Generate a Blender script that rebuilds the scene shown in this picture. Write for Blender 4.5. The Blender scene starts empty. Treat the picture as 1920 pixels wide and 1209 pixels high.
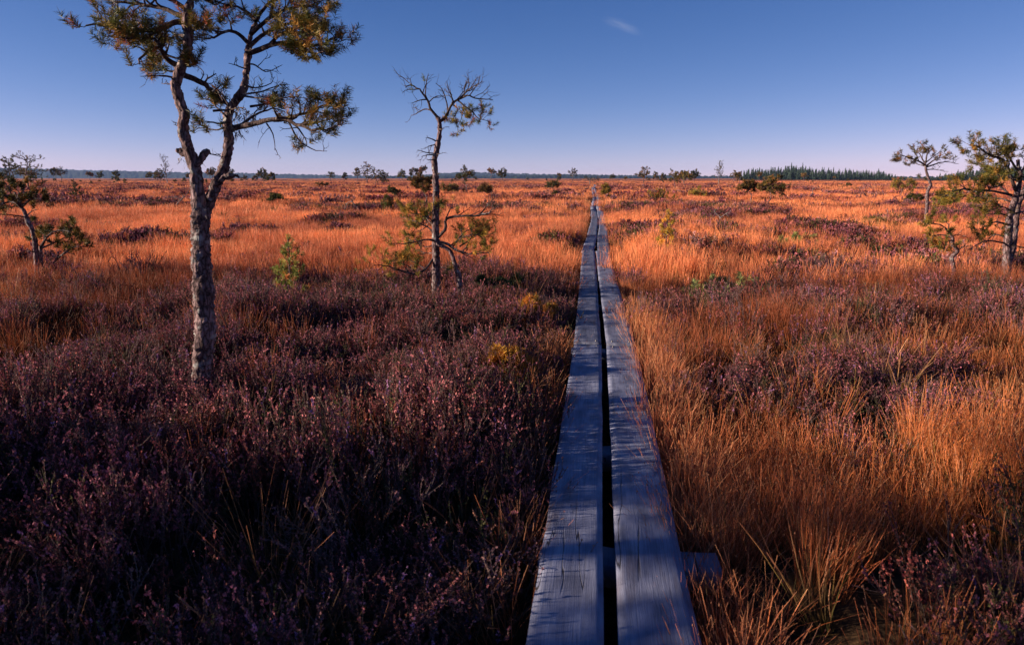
import bpy, math, random
import numpy as np
from mathutils import Vector

SC = bpy.context.scene
COL = SC.collection
rad = math.radians

# ------------------------------------------------------------------ camera, sky, sun, exposure
FPX, CXP, CYP = 1350.0, 960.0, 604.5          # focal length and centre in photograph pixels
PITCH = math.atan((CYP - 334.0) / FPX)
PSI = math.atan((1113.0 - CXP) / FPX * math.cos(PITCH))
CAMZ = 1.68
cam = bpy.data.cameras.new('camera')
cam.sensor_width = 36.0
cam.lens = 36.0 * FPX / 1920.0
cam.clip_start = 0.05
cam.clip_end = 30000
cam.dof.use_dof = True
cam.dof.focus_distance = 7.5
cam.dof.aperture_fstop = 5.0
camo = bpy.data.objects.new('camera', cam)
camo.location = (0, 0, CAMZ)
camo.rotation_euler = (math.pi / 2 - PITCH, 0, PSI)
COL.objects.link(camo)
SC.camera = camo

SUN_EL = rad(13.0)
SUN_AZ = math.atan2(-math.cos(rad(13)), -math.sin(rad(13)))   # clockwise from +Y
world = bpy.data.worlds.new('World')
SC.world = world
world.use_nodes = True
wn = world.node_tree
for n in list(wn.nodes):
    wn.nodes.remove(n)
sky = wn.nodes.new('ShaderNodeTexSky')
sky.sky_type = 'NISHITA'
sky.sun_disc = False
sky.sun_elevation = SUN_EL
sky.sun_rotation = SUN_AZ
sky.altitude = 3000
sky.air_density = 0.7
sky.dust_density = 0.3
sky.ozone_density = 1.0
# film-like response of the sky colour, the same in every direction
ws = wn.nodes.new('ShaderNodeSeparateColor')
wc = wn.nodes.new('ShaderNodeCombineColor')
wn.links.new(sky.outputs[0], ws.inputs[0])
for ch, (gm, kk) in enumerate(((1.52, 0.91), (1.06, 0.450), (0.82, 0.515))):
    a_ = wn.nodes.new('ShaderNodeMath'); a_.operation = 'MULTIPLY'; a_.inputs[1].default_value = 0.1
    p_ = wn.nodes.new('ShaderNodeMath'); p_.operation = 'POWER'; p_.inputs[1].default_value = gm
    m_ = wn.nodes.new('ShaderNodeMath'); m_.operation = 'MULTIPLY'; m_.inputs[1].default_value = kk * 10
    wn.links.new(ws.outputs[ch], a_.inputs[0]); wn.links.new(a_.outputs[0], p_.inputs[0])
    wn.links.new(p_.outputs[0], m_.inputs[0]); wn.links.new(m_.outputs[0], wc.inputs[ch])
wb = wn.nodes.new('ShaderNodeBackground')
wb.inputs['Strength'].default_value = 0.1
wo = wn.nodes.new('ShaderNodeOutputWorld')
wn.links.new(wc.outputs[0], wb.inputs['Color'])
wn.links.new(wb.outputs[0], wo.inputs['Surface'])

sun = bpy.data.lights.new('sun', 'SUN')
sun.energy = 5.0
sun.angle = rad(0.53)
sun.color = (1.0, 0.84, 0.68)
suno = bpy.data.objects.new('sun', sun)
COL.objects.link(suno)
sdir = Vector((math.sin(SUN_AZ) * math.cos(SUN_EL), math.cos(SUN_AZ) * math.cos(SUN_EL), math.sin(SUN_EL)))
suno.rotation_euler = sdir.to_track_quat('Z', 'Y').to_euler()
suno.location = (-20, -5, 12)

SC.view_settings.view_transform = 'Standard'
SC.view_settings.look = 'None'
SC.view_settings.gamma = 1.0
SC.view_settings.exposure = 1.05
SC.view_settings.use_curve_mapping = False
SC.cycles.max_bounces = 6
SC.cycles.diffuse_bounces = 3
SC.cycles.transparent_max_bounces = 8
SC.cycles.volume_bounces = 0
SC.cycles.use_denoising = True

# ------------------------------------------------------------------ geometry of the view: pixel -> place
Fh = np.array([-math.sin(PSI), math.cos(PSI), 0.0])
Rt = np.array([math.cos(PSI), math.sin(PSI), 0.0])
Zu = np.array([0, 0, 1.0])
Fp = Fh * math.cos(PITCH) - Zu * math.sin(PITCH)
Up = Fh * math.sin(PITCH) + Zu * math.cos(PITCH)
C0 = np.array([0, 0, CAMZ])

def ray(px, py):
    return Fp + (px - CXP) / FPX * Rt - (py - CYP) / FPX * Up

def at(px, py, s):
    """world point seen at a pixel, at horizontal distance s ahead"""
    d = ray(px, py)
    return C0 + d * (s / d.dot(Fh))

def ground(px, py, z=0.0):
    d = ray(px, py)
    return C0 + d * ((z - CAMZ) / d[2])

def depth_of(p):
    return float(np.dot(np.asarray(p) - C0, Fh))

# ------------------------------------------------------------------ numpy noise
def _hash(ix, iy, seed):
    h = (ix.astype(np.int64) * 374761393 + iy.astype(np.int64) * 668265263 + seed * 974634777) & 0xffffffff
    h = ((h ^ (h >> 13)) * 1274126177) & 0xffffffff
    h = h ^ (h >> 16)
    return (h & 0xffff) / 65535.0

def vnoise(x, y, seed=0):
    x = np.asarray(x, float); y = np.asarray(y, float)
    ix = np.floor(x); iy = np.floor(y)
    fx = x - ix; fy = y - iy
    fx = fx * fx * (3 - 2 * fx); fy = fy * fy * (3 - 2 * fy)
    a = _hash(ix, iy, seed); b = _hash(ix + 1, iy, seed)
    c = _hash(ix, iy + 1, seed); d = _hash(ix + 1, iy + 1, seed)
    return (a * (1 - fx) + b * fx) * (1 - fy) + (c * (1 - fx) + d * fx) * fy

def fbm(x, y, seed=0, octv=4):
    s = 0; a = 0.5; t = 0
    for o in range(octv):
        s = s + a * vnoise(x * 2 ** o + 17.3 * o, y * 2 ** o - 9.1 * o, seed + o)
        t += a; a *= 0.5
    return s / t

def sstep(a, b, x):
    t = np.clip((x - a) / (b - a), 0, 1)
    return t * t * (3 - 2 * t)

# ------------------------------------------------------------------ mesh helpers
def mk_mesh(name, V, Q=None, T=None, col=None, mat=None, smooth=False):
    V = np.asarray(V, np.float32).reshape(-1, 3)
    Q = np.zeros((0, 4), np.int32) if Q is None or len(Q) == 0 else np.asarray(Q, np.int32)
    T = np.zeros((0, 3), np.int32) if T is None or len(T) == 0 else np.asarray(T, np.int32)
    me = bpy.data.meshes.new(name)
    me.vertices.add(len(V))
    me.vertices.foreach_set('co', V.ravel())
    nl = Q.size + T.size
    me.loops.add(nl)
    me.loops.foreach_set('vertex_index', np.concatenate([Q.ravel(), T.ravel()]).astype(np.int32))
    me.polygons.add(len(Q) + len(T))
    st = np.concatenate([np.arange(len(Q)) * 4, Q.size + np.arange(len(T)) * 3]).astype(np.int32)
    me.polygons.foreach_set('loop_start', st)
    if smooth:
        me.polygons.foreach_set('use_smooth', np.ones(len(Q) + len(T), bool))
    me.update(calc_edges=True)
    if col is not None:
        c = np.ones((len(V), 4), np.float32)
        c[:, :3] = np.asarray(col, np.float32)
        at_ = me.color_attributes.new('col', 'FLOAT_COLOR', 'POINT')
        at_.data.foreach_set('color', c.ravel())
    if mat:
        me.materials.append(mat)
    return me

def obj(name, me, parent=None):
    o = bpy.data.objects.new(name, me)
    COL.objects.link(o)
    if parent:
        o.parent = parent
    return o

def tag(o, label=None, cat=None, group=None, kind=None):
    if label: o['label'] = label
    if cat: o['category'] = cat
    if group: o['group'] = group
    if kind: o['kind'] = kind
    return o

def empty(name, loc, label, cat, group=None):
    o = bpy.data.objects.new(name, None)
    o.location = tuple(float(v) for v in loc)
    o.empty_display_size = 0.1
    COL.objects.link(o)
    return tag(o, label, cat, group)

class Geo:
    """collects arrays of vertices, quads, triangles and colours"""
    def __init__(s):
        s.V = []; s.Q = []; s.T = []; s.C = []; s.n = 0
    def add(s, V, Q=None, T=None, col=(0.5, 0.5, 0.5)):
        V = np.asarray(V, float).reshape(-1, 3)
        if Q is not None and len(Q): s.Q.append(np.asarray(Q) + s.n)
        if T is not None and len(T): s.T.append(np.asarray(T) + s.n)
        c = np.asarray(col, float)
        s.C.append(np.broadcast_to(c, (len(V), 3)) if c.ndim == 1 else c)
        s.V.append(V); s.n += len(V)
    def mesh(s, name, mat, smooth=False):
        if not s.V: return None
        return mk_mesh(name, np.concatenate(s.V), np.concatenate(s.Q) if s.Q else None,
                       np.concatenate(s.T) if s.T else None, np.concatenate(s.C), mat, smooth)

def frames(P):
    P = np.asarray(P, float)
    t = np.gradient(P, axis=0)
    t /= np.linalg.norm(t, axis=1)[:, None] + 1e-9
    a = np.array([1.0, 0, 0]) if abs(t[0][0]) < 0.8 else np.array([0, 1.0, 0])
    N = np.zeros_like(P); B = np.zeros_like(P)
    n = a - t[0] * a.dot(t[0])
    for i in range(len(P)):
        n = n - t[i] * n.dot(t[i])
        n = n / (np.linalg.norm(n) + 1e-9)
        N[i] = n; B[i] = np.cross(t[i], n)
    return t, N, B

def tube(g, P, R, k=5, col=(0.1, 0.08, 0.07), rough=None, cap=True):
    P = np.asarray(P, float); R = np.asarray(R, float)
    t, N, B = frames(P)
    a = np.linspace(0, 2 * math.pi, k, endpoint=False)
    ca, sa = np.cos(a), np.sin(a)
    rr = R[:, None] * np.ones((1, k))
    if rough is not None:
        rr = rr + rough(len(P), k)
    V = P[:, None, :] + rr[:, :, None] * (N[:, None, :] * ca[None, :, None] + B[:, None, :] * sa[None, :, None])
    m = len(P)
    i = np.arange(m - 1)[:, None] * k
    j = np.arange(k)[None, :]
    j2 = (j + 1) % k
    Q = np.stack([i + j, i + j2, i + k + j2, i + k + j], -1).reshape(-1, 4)
    V = V.reshape(-1, 3)
    T = None
    if cap:
        V = np.concatenate([V, P[-1:] + t[-1] * R[-1] * 0.6])
        base = (m - 1) * k
        T = np.stack([base + np.arange(k), base + (np.arange(k) + 1) % k, np.full(k, m * k)], -1)
    g.add(V, Q, T, col)

def resample(P, n):
    """smooth Catmull-Rom resample of control points (any dimension)"""
    P = np.asarray(P, float)
    if len(P) == 2:
        u = np.linspace(0, 1, n)[:, None]
        return P[0] * (1 - u) + P[1] * u
    Q = np.concatenate([[2 * P[0] - P[1]], P, [2 * P[-1] - P[-2]]])
    L = np.concatenate([[0], np.cumsum(np.linalg.norm(np.diff(P[:, :3], axis=0), axis=1))])
    u = np.linspace(0, L[-1], n)
    idx = np.clip(np.searchsorted(L, u, side='right') - 1, 0, len(P) - 2)
    t = ((u - L[idx]) / (L[idx + 1] - L[idx] + 1e-9))[:, None]
    p0, p1, p2, p3 = Q[idx], Q[idx + 1], Q[idx + 2], Q[idx + 3]
    return 0.5 * (2 * p1 + (p2 - p0) * t + (2 * p0 - 5 * p1 + 4 * p2 - p3) * t ** 2 + (3 * p1 - p0 - 3 * p2 + p3) * t ** 3)

# ------------------------------------------------------------------ materials
def new_mat(name):
    m = bpy.data.materials.new(name)
    m.use_nodes = True
    nt = m.node_tree
    for n in list(nt.nodes):
        nt.nodes.remove(n)
    out = nt.nodes.new('ShaderNodeOutputMaterial')
    return m, nt, out

def N(nt, typ, **kw):
    n = nt.nodes.new(typ)
    for k, v in kw.items():
        if k in n.inputs.keys() if isinstance(k, str) else False:
            n.inputs[k].default_value = v
        else:
            setattr(n, k, v)
    return n

def ramp(nt, stops, interp='LINEAR'):
    r = nt.nodes.new('ShaderNodeValToRGB')
    r.color_ramp.interpolation = interp
    e = r.color_ramp.elements
    while len(e) > 1: e.remove(e[-1])
    e[0].position = stops[0][0]; e[0].color = (*stops[0][1], 1)
    for p, c in stops[1:]:
        x = e.new(p); x.color = (*c, 1)
    return r

def mixc(nt, a, b, fac, blend='MIX'):
    m = nt.nodes.new('ShaderNodeMix'); m.data_type = 'RGBA'; m.blend_type = blend
    for sock, v in ((m.inputs[0], fac), (m.inputs[6], a), (m.inputs[7], b)):
        if hasattr(v, 'links') or isinstance(v, bpy.types.NodeSocket): nt.links.new(v, sock)
        elif isinstance(v, (int, float)): sock.default_value = v
        else: sock.default_value = (*v, 1)
    return m.outputs[2]

def veg_mat(name, trans=0.25, rough=0.75, hue=0.03, val=0.35, instancer=True, spec=0.2):
    """leaf material: colour stored on the leaves, varied from plant to plant"""
    m, nt, out = new_mat(name)
    L = nt.links.new
    ca = N(nt, 'ShaderNodeAttribute', attribute_name='col')
    if instancer:
        ta = N(nt, 'ShaderNodeAttribute', attribute_name='tint', attribute_type='INSTANCER')
        fac = ta.outputs['Fac']
    else:
        oi = N(nt, 'ShaderNodeObjectInfo'); fac = oi.outputs['Random']
    hs = N(nt, 'ShaderNodeHueSaturation')
    mh = N(nt, 'ShaderNodeMapRange'); L(fac, mh.inputs[0])
    mh.inputs[3].default_value = 0.5 - hue; mh.inputs[4].default_value = 0.5 + hue
    mv = N(nt, 'ShaderNodeMapRange'); L(fac, mv.inputs[0])
    mv.inputs[3].default_value = 1 - val; mv.inputs[4].default_value = 1 + val
    L(mh.outputs[0], hs.inputs['Hue']); L(mv.outputs[0], hs.inputs['Value']); L(ca.outputs['Color'], hs.inputs['Color'])
    p = N(nt, 'ShaderNodeBsdfPrincipled')
    p.inputs['Roughness'].default_value = rough
    p.inputs['Specular IOR Level'].default_value = spec
    L(hs.outputs[0], p.inputs['Base Color'])
    if trans > 0:
        tr = N(nt, 'ShaderNodeBsdfTranslucent'); L(hs.outputs[0], tr.inputs['Color'])
        mx = N(nt, 'ShaderNodeMixShader'); mx.inputs[0].default_value = trans
        L(p.outputs[0], mx.inputs[1]); L(tr.outputs[0], mx.inputs[2]); L(mx.outputs[0], out.inputs[0])
    else:
        L(p.outputs[0], out.inputs[0])
    return m

M_GRASS = veg_mat('grass_stems', 0.25, 0.6, 0.007, 0.42)
M_HEATH = veg_mat('heather_shoots', 0.15, 0.8, 0.03, 0.4)
M_LICHEN = veg_mat('reindeer_lichen', 0.1, 0.9, 0.01, 0.2)
M_NEEDLE = veg_mat('pine_needles', 0.2, 0.55, 0.012, 0.15, instancer=False)
M_LEAF = veg_mat('small_leaves', 0.3, 0.6, 0.01, 0.1, instancer=False)

def bark_mat(name, lo, mid, hi, scale=1.0, bump=0.6):
    m, nt, out = new_mat(name)
    L = nt.links.new
    tc = N(nt, 'ShaderNodeTexCoord')
    mp = N(nt, 'ShaderNodeMapping'); mp.inputs['Scale'].default_value = (38 * scale, 38 * scale, 13 * scale)
    L(tc.outputs['Object'], mp.inputs[0])
    ns = N(nt, 'ShaderNodeTexNoise'); ns.inputs['Scale'].default_value = 0.5; ns.inputs['Detail'].default_value = 4
    L(mp.outputs[0], ns.inputs['Vector'])
    ad = N(nt, 'ShaderNodeMix'); ad.data_type = 'RGBA'; ad.blend_type = 'LINEAR_LIGHT'; ad.inputs[0].default_value = 0.8
    L(mp.outputs[0], ad.inputs[6]); L(ns.outputs['Color'], ad.inputs[7])
    vo = N(nt, 'ShaderNodeTexVoronoi', feature='DISTANCE_TO_EDGE'); vo.inputs['Scale'].default_value = 1.0
    L(ad.outputs[2], vo.inputs['Vector'])
    vc = N(nt, 'ShaderNodeTexVoronoi'); vc.inputs['Scale'].default_value = 1.0
    L(ad.outputs[2], vc.inputs['Vector'])
    r1 = ramp(nt, [(0.0, lo), (0.10, mid), (0.45, hi)])
    L(vo.outputs['Distance'], r1.inputs[0])
    n2 = N(nt, 'ShaderNodeTexNoise'); n2.inputs['Scale'].default_value = 9 * scale; n2.inputs['Detail'].default_value = 6
    L(tc.outputs['Object'], n2.inputs['Vector'])
    r2 = ramp(nt, [(0.3, (0.5, 0.45, 0.45)), (0.7, (1.25, 1.2, 1.2))])
    L(n2.outputs['Fac'], r2.inputs[0])
    c = mixc(nt, r1.outputs[0], r2.outputs[0], 1.0, 'MULTIPLY')
    n3 = N(nt, 'ShaderNodeTexNoise'); n3.inputs['Scale'].default_value = 16 * scale; n3.inputs['Detail'].default_value = 5
    L(tc.outputs['Object'], n3.inputs['Vector'])
    r3 = ramp(nt, [(0.58, (0, 0, 0)), (0.70, (1, 1, 1))]); L(n3.outputs['Fac'], r3.inputs[0])
    c = mixc(nt, c, (0.30, 0.29, 0.27), r3.outputs[0])
    p = N(nt, 'ShaderNodeBsdfPrincipled'); p.inputs['Roughness'].default_value = 0.9
    p.inputs['Specular IOR Level'].default_value = 0.15
    L(c, p.inputs['Base Color'])
    bm = N(nt, 'ShaderNodeBump'); bm.inputs['Strength'].default_value = bump; bm.inputs['Distance'].default_value = 0.012
    mm = N(nt, 'ShaderNodeMath', operation='ADD'); L(vo.outputs['Distance'], mm.inputs[0]); L(n3.outputs['Fac'], mm.inputs[1])
    L(mm.outputs[0], bm.inputs['Height']); L(bm.outputs[0], p.inputs['Normal'])
    L(p.outputs[0], out.inputs[0])
    return m

M_BARK = bark_mat('pine_bark', (0.030, 0.020, 0.020), (0.14, 0.090, 0.086), (0.32, 0.225, 0.225))
M_TWIG = bark_mat('twig_bark', (0.030, 0.022, 0.020), (0.075, 0.050, 0.045), (0.15, 0.105, 0.095), 1.6, 0.4)
M_DEAD = bark_mat('dead_wood', (0.06, 0.05, 0.05), (0.20, 0.17, 0.16), (0.36, 0.32, 0.31), 1.2, 0.4)
M_BIRCH = bark_mat('birch_bark', (0.06, 0.05, 0.05), (0.35, 0.32, 0.30), (0.5, 0.47, 0.45), 1.0, 0.3)

# ------------------------------------------------------------------ heather and grass areas (world polygons)
def poly(pts, z=0.28):
    return np.array([ground(x, y, z)[:2] for x, y in pts])

def in_poly(x, y, P):
    c = np.zeros(x.shape, bool)
    j = len(P) - 1
    for i in range(len(P)):
        xi, yi = P[i]; xj, yj = P[j]
        with np.errstate(divide='ignore', invalid='ignore'):
            h = ((yi > y) != (yj > y)) & (x < (xj - xi) * (y - yi) / (yj - yi + 1e-12) + xi)
        c ^= h
        j = i
    return c

HEATH_POLYS = [
    poly([(-400, 690), (0, 665), (110, 640), (200, 600), (280, 575), (330, 525), (400, 530), (470, 520), (600, 505), (700, 520),
          (800, 518), (900, 505), (960, 528), (1078, 555), (1075, 640), (1060, 700), (1040, 800), (1032, 900), (1012, 1050), (985, 1300), (-900, 1300), (-900, 700)]),
    poly([(1182, 560), (1300, 525), (1400, 540), (1440, 600), (1400, 690), (1300, 705), (1215, 680)]),
    poly([(1400, 520), (1500, 478), (1640, 465), (1760, 470), (2100, 480), (2100, 610), (1850, 600), (1700, 600), (1560, 565), (1440, 570)]),
    poly([(1480, 740), (1560, 690), (1700, 690), (1760, 740), (1740, 810), (1600, 840), (1500, 810)]),
    poly([(1810, 1060), (1920, 950), (2200, 930), (2200, 1300), (1770, 1300)]),
]
# long low heather streaks out in the grass: pixel, lateral radius, depth radius in metres
HEATH_SPOTS = [(300, 462, .75, .45), (60, 500, 1.0, .7), (150, 600, .35, .3), (460, 490, .8, .35), (640, 480, .7, .3), (540, 470, .5, .3),
               (450, 410, 1.3, .7), (680, 435, 1.0, .5), (780, 405, 1.6, .8), (620, 400, 1.4, .6), (250, 390, 1.2, .6),
               (1025, 440, .8, .6), (1040, 405, 1.0, .8), (1290, 495, .45, .4), (1220, 425, .9, .6), (1300, 455, .8, .4),
               (1500, 425, 1.8, .7), (1640, 412, 1.6, .8), (1600, 385, 2.2, .9), (1340, 410, .9, .5), (1450, 395, 1.5, .7),
               (120, 560, .5, .25), (20, 545, .8, .3), (200, 420, 1.4, .7), (950, 385, 1.6, .9), (1560, 365, 3, 1.2), (1180, 385, 1.0, .7)]
SPW = [(ground(a, b, .2)[:2], c, d) for a, b, c, d in HEATH_SPOTS]

BX = 0.066                                             # centre line of the boardwalk

def mound(x, y):
    return sstep(0.47, 0.62, fbm(x * 0.85 + 4, y * 0.75 + 2, 71, 3))

def heath(x, y):
    """0 grass .. 1 heather"""
    x = np.asarray(x, float); y = np.asarray(y, float)
    w = fbm(x * 0.8, y * 0.8, 5, 3) - 0.5
    wx = x + w * 0.9; wy = y + (fbm(x * 0.8, y * 0.8, 11, 3) - 0.5) * 1.0
    m = np.zeros(x.shape)
    for P in HEATH_POLYS:
        m = np.maximum(m, in_poly(wx, wy, P).astype(float))
    for (c, a, b) in SPW:
        dx = x - c[0]; dy = y - c[1]
        u = dx * Rt[0] + dy * Rt[1]; v = dx * Fh[0] + dy * Fh[1]
        m = np.maximum(m, sstep(1.25, 0.7, np.sqrt((u / a) ** 2 + (v / b) ** 2) + w * 0.9))
    s = x * Fh[0] + y * Fh[1]
    far = sstep(11, 17, s)
    h = fbm(x * 0.30 + 3, y * 0.20, 21, 4) + 0.34 * (fbm(x * 0.9, y * 0.8, 31, 2) - 0.5)
    m = np.maximum(m, far * sstep(0.545, 0.615, h))
    near = (s < 11) & (s > 4.2) & (m < 0.5)
    md = mound(x, y)
    m = np.where(near & (md > 0.75), 1.0, m)
    m = np.where((s < 13) & (x > BX) & (md < 0.2), m * 0.35, m)
    d = np.abs(x - BX)
    return m * sstep(0.25, 0.34, d)

def Hgt(x, y):
    x = np.asarray(x, float); y = np.asarray(y, float)
    r = np.sqrt(x * x + y * y)
    n = (fbm(x * 0.9, y * 0.9, 3, 4) - 0.5) * 0.16 + (fbm(x * 0.2, y * 0.2, 9, 3) - 0.5) * 0.18
    hm = fbm(x * 0.30 + 3, y * 0.20, 21, 4)
    hmk = sstep(0.50, 0.66, hm) * 0.22 * sstep(10, 17, r)
    z = n + hmk
    d = np.abs(x - BX)
    z = z * sstep(0.30, 1.1, d) - 0.03 * sstep(0.7, 0.3, d)
    # hummock carrying the heather beside the near boards
    u = sstep(0.35, 1.5, -(x - BX)) * sstep(11.5, 8.5, y) * sstep(-1.5, 1.0, y)
    z = z + 0.10 * u
    z = z + 0.085 * sstep(0.32, 0.6, BX - x) * sstep(1.6, 0.9, BX - x) * sstep(2.6, 3.6, y) * sstep(8.5, 6.5, y)
    z = z + 0.15 * (mound(x, y) - .3) * sstep(0.35, 0.9, d) * sstep(16, 11, r)
    z = z + 0.12 * np.exp(-((x - 2.0) / 1.2) ** 2 - ((y - 8.3) / 1.5) ** 2)
    z = z + 0.10 * np.exp(-((x - 5.0) / 2.5) ** 2 - ((y - 10.5) / 1.5) ** 2)
    z = np.where(r > 700, z * 0.0, z)
    return z

def Hz(x, y):
    return float(Hgt(np.array([x]), np.array([y]))[0])

# ------------------------------------------------------------------ ground sheet
def build_ground():
    A = 720
    rr = np.concatenate([[0.15], np.geomspace(0.35, 700, 230), np.geomspace(800, 6500, 14)])
    a = np.linspace(0, 2 * math.pi, A, endpoint=False)
    X = rr[:, None] * np.cos(a)[None]; Y = rr[:, None] * np.sin(a)[None]
    Z = Hgt(X, Y)
    V = np.concatenate([np.stack([X, Y, Z], -1).reshape(-1, 3), [[0, 0, 0]]])
    i = np.arange(len(rr) - 1)[:, None] * A; j = np.arange(A)[None]; j2 = (j + 1) % A
    Q = np.stack([i + j, i + A + j, i + A + j2, i + j2], -1).reshape(-1, 4)
    c = len(V) - 1
    T = np.stack([np.full(A, c), np.arange(A), (np.arange(A) + 1) % A], -1)
    hh = heath(X, Y).reshape(-1)
    hh = np.concatenate([hh, [0]])
    m, nt, out = new_mat('bog_ground')
    L = nt.links.new
    ca = N(nt, 'ShaderNodeAttribute', attribute_name='col')
    geo = N(nt, 'ShaderNodeNewGeometry')
    n1 = N(nt, 'ShaderNodeTexNoise'); n1.inputs['Scale'].default_value = 14; n1.inputs['Detail'].default_value = 6
    L(geo.outputs['Position'], n1.inputs['Vector'])
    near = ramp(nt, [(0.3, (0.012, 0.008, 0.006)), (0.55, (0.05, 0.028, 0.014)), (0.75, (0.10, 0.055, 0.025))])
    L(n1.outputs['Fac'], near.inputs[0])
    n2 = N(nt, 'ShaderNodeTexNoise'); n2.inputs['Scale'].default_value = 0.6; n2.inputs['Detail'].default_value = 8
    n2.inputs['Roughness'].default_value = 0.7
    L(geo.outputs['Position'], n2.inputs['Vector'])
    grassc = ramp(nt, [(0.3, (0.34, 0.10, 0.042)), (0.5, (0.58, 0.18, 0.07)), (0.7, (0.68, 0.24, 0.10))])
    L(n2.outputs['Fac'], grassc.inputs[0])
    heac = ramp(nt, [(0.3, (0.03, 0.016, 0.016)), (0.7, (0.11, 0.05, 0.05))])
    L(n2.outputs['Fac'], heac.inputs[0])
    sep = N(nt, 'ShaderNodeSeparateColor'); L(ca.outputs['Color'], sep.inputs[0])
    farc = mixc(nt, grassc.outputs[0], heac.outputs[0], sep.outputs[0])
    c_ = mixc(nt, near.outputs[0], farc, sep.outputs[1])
    p = N(nt, 'ShaderNodeBsdfPrincipled'); p.inputs['Roughness'].default_value = 0.95
    p.inputs['Specular IOR Level'].default_value = 0.05
    L(c_, p.inputs['Base Color'])
    bp = N(nt, 'ShaderNodeBump'); bp.inputs['Strength'].default_value = 0.8; bp.inputs['Distance'].default_value = 0.05
    L(n1.outputs['Fac'], bp.inputs['Height']); L(bp.outputs[0], p.inputs['Normal'])
    L(p.outputs[0], out.inputs[0])
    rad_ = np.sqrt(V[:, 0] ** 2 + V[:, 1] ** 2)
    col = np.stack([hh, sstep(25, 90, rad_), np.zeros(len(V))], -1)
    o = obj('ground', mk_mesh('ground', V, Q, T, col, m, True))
    tag(o, kind='structure')
build_ground()

# ------------------------------------------------------------------ scattered ground cover (geometry nodes on point sets)
def scatter(name, protos, P, R, S, I, TI, label, cat):
    me = bpy.data.meshes.new(name)
    me.vertices.add(len(P))
    me.vertices.foreach_set('co', np.asarray(P, np.float32).ravel())
    for nm, ty, arr in (('rot', 'FLOAT_VECTOR', R), ('scl', 'FLOAT_VECTOR', S), ('idx', 'INT', I), ('tint', 'FLOAT', TI)):
        a = me.attributes.new(nm, ty, 'POINT')
        a.data.foreach_set('vector' if ty == 'FLOAT_VECTOR' else 'value',
                           np.asarray(arr, np.int32 if ty == 'INT' else np.float32).ravel())
    me.update()
    o = obj(name, me)
    pc = bpy.data.collections.new(name + '_source')
    for i, pm in enumerate(protos):
        po = bpy.data.objects.new('%s_piece_%03d' % (name, i), pm)
        pc.objects.link(po)
    ng = bpy.data.node_groups.new(name, 'GeometryNodeTree')
    ng.interface.new_socket('Geometry', in_out='INPUT', socket_type='NodeSocketGeometry')
    ng.interface.new_socket('Geometry', in_out='OUTPUT', socket_type='NodeSocketGeometry')
    gi = ng.nodes.new('NodeGroupInput'); go = ng.nodes.new('NodeGroupOutput')
    ci = ng.nodes.new('GeometryNodeCollectionInfo')
    ci.inputs['Collection'].default_value = pc
    ci.inputs['Separate Children'].default_value = True
    ci.inputs['Reset Children'].default_value = True
    ip = ng.nodes.new('GeometryNodeInstanceOnPoints')
    ip.inputs['Pick Instance'].default_value = True
    def attr(nm, ty):
        n = ng.nodes.new('GeometryNodeInputNamedAttribute'); n.data_type = ty
        n.inputs['Name'].default_value = nm
        return n.outputs['Attribute']
    er = ng.nodes.new('FunctionNodeEulerToRotation')
    l = ng.links.new
    l(attr('rot', 'FLOAT_VECTOR'), er.inputs[0])
    l(gi.outputs[0], ip.inputs['Points']); l(ci.outputs[0], ip.inputs['Instance'])
    l(attr('idx', 'INT'), ip.inputs['Instance Index'])
    l(er.outputs[0], ip.inputs['Rotation']); l(attr('scl', 'FLOAT_VECTOR'), ip.inputs['Scale'])
    l(ip.outputs[0], go.inputs[0])
    md = o.modifiers.new('scatter', 'NODES'); md.node_group = ng
    tag(o, label, cat, kind='stuff')
    return o

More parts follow.
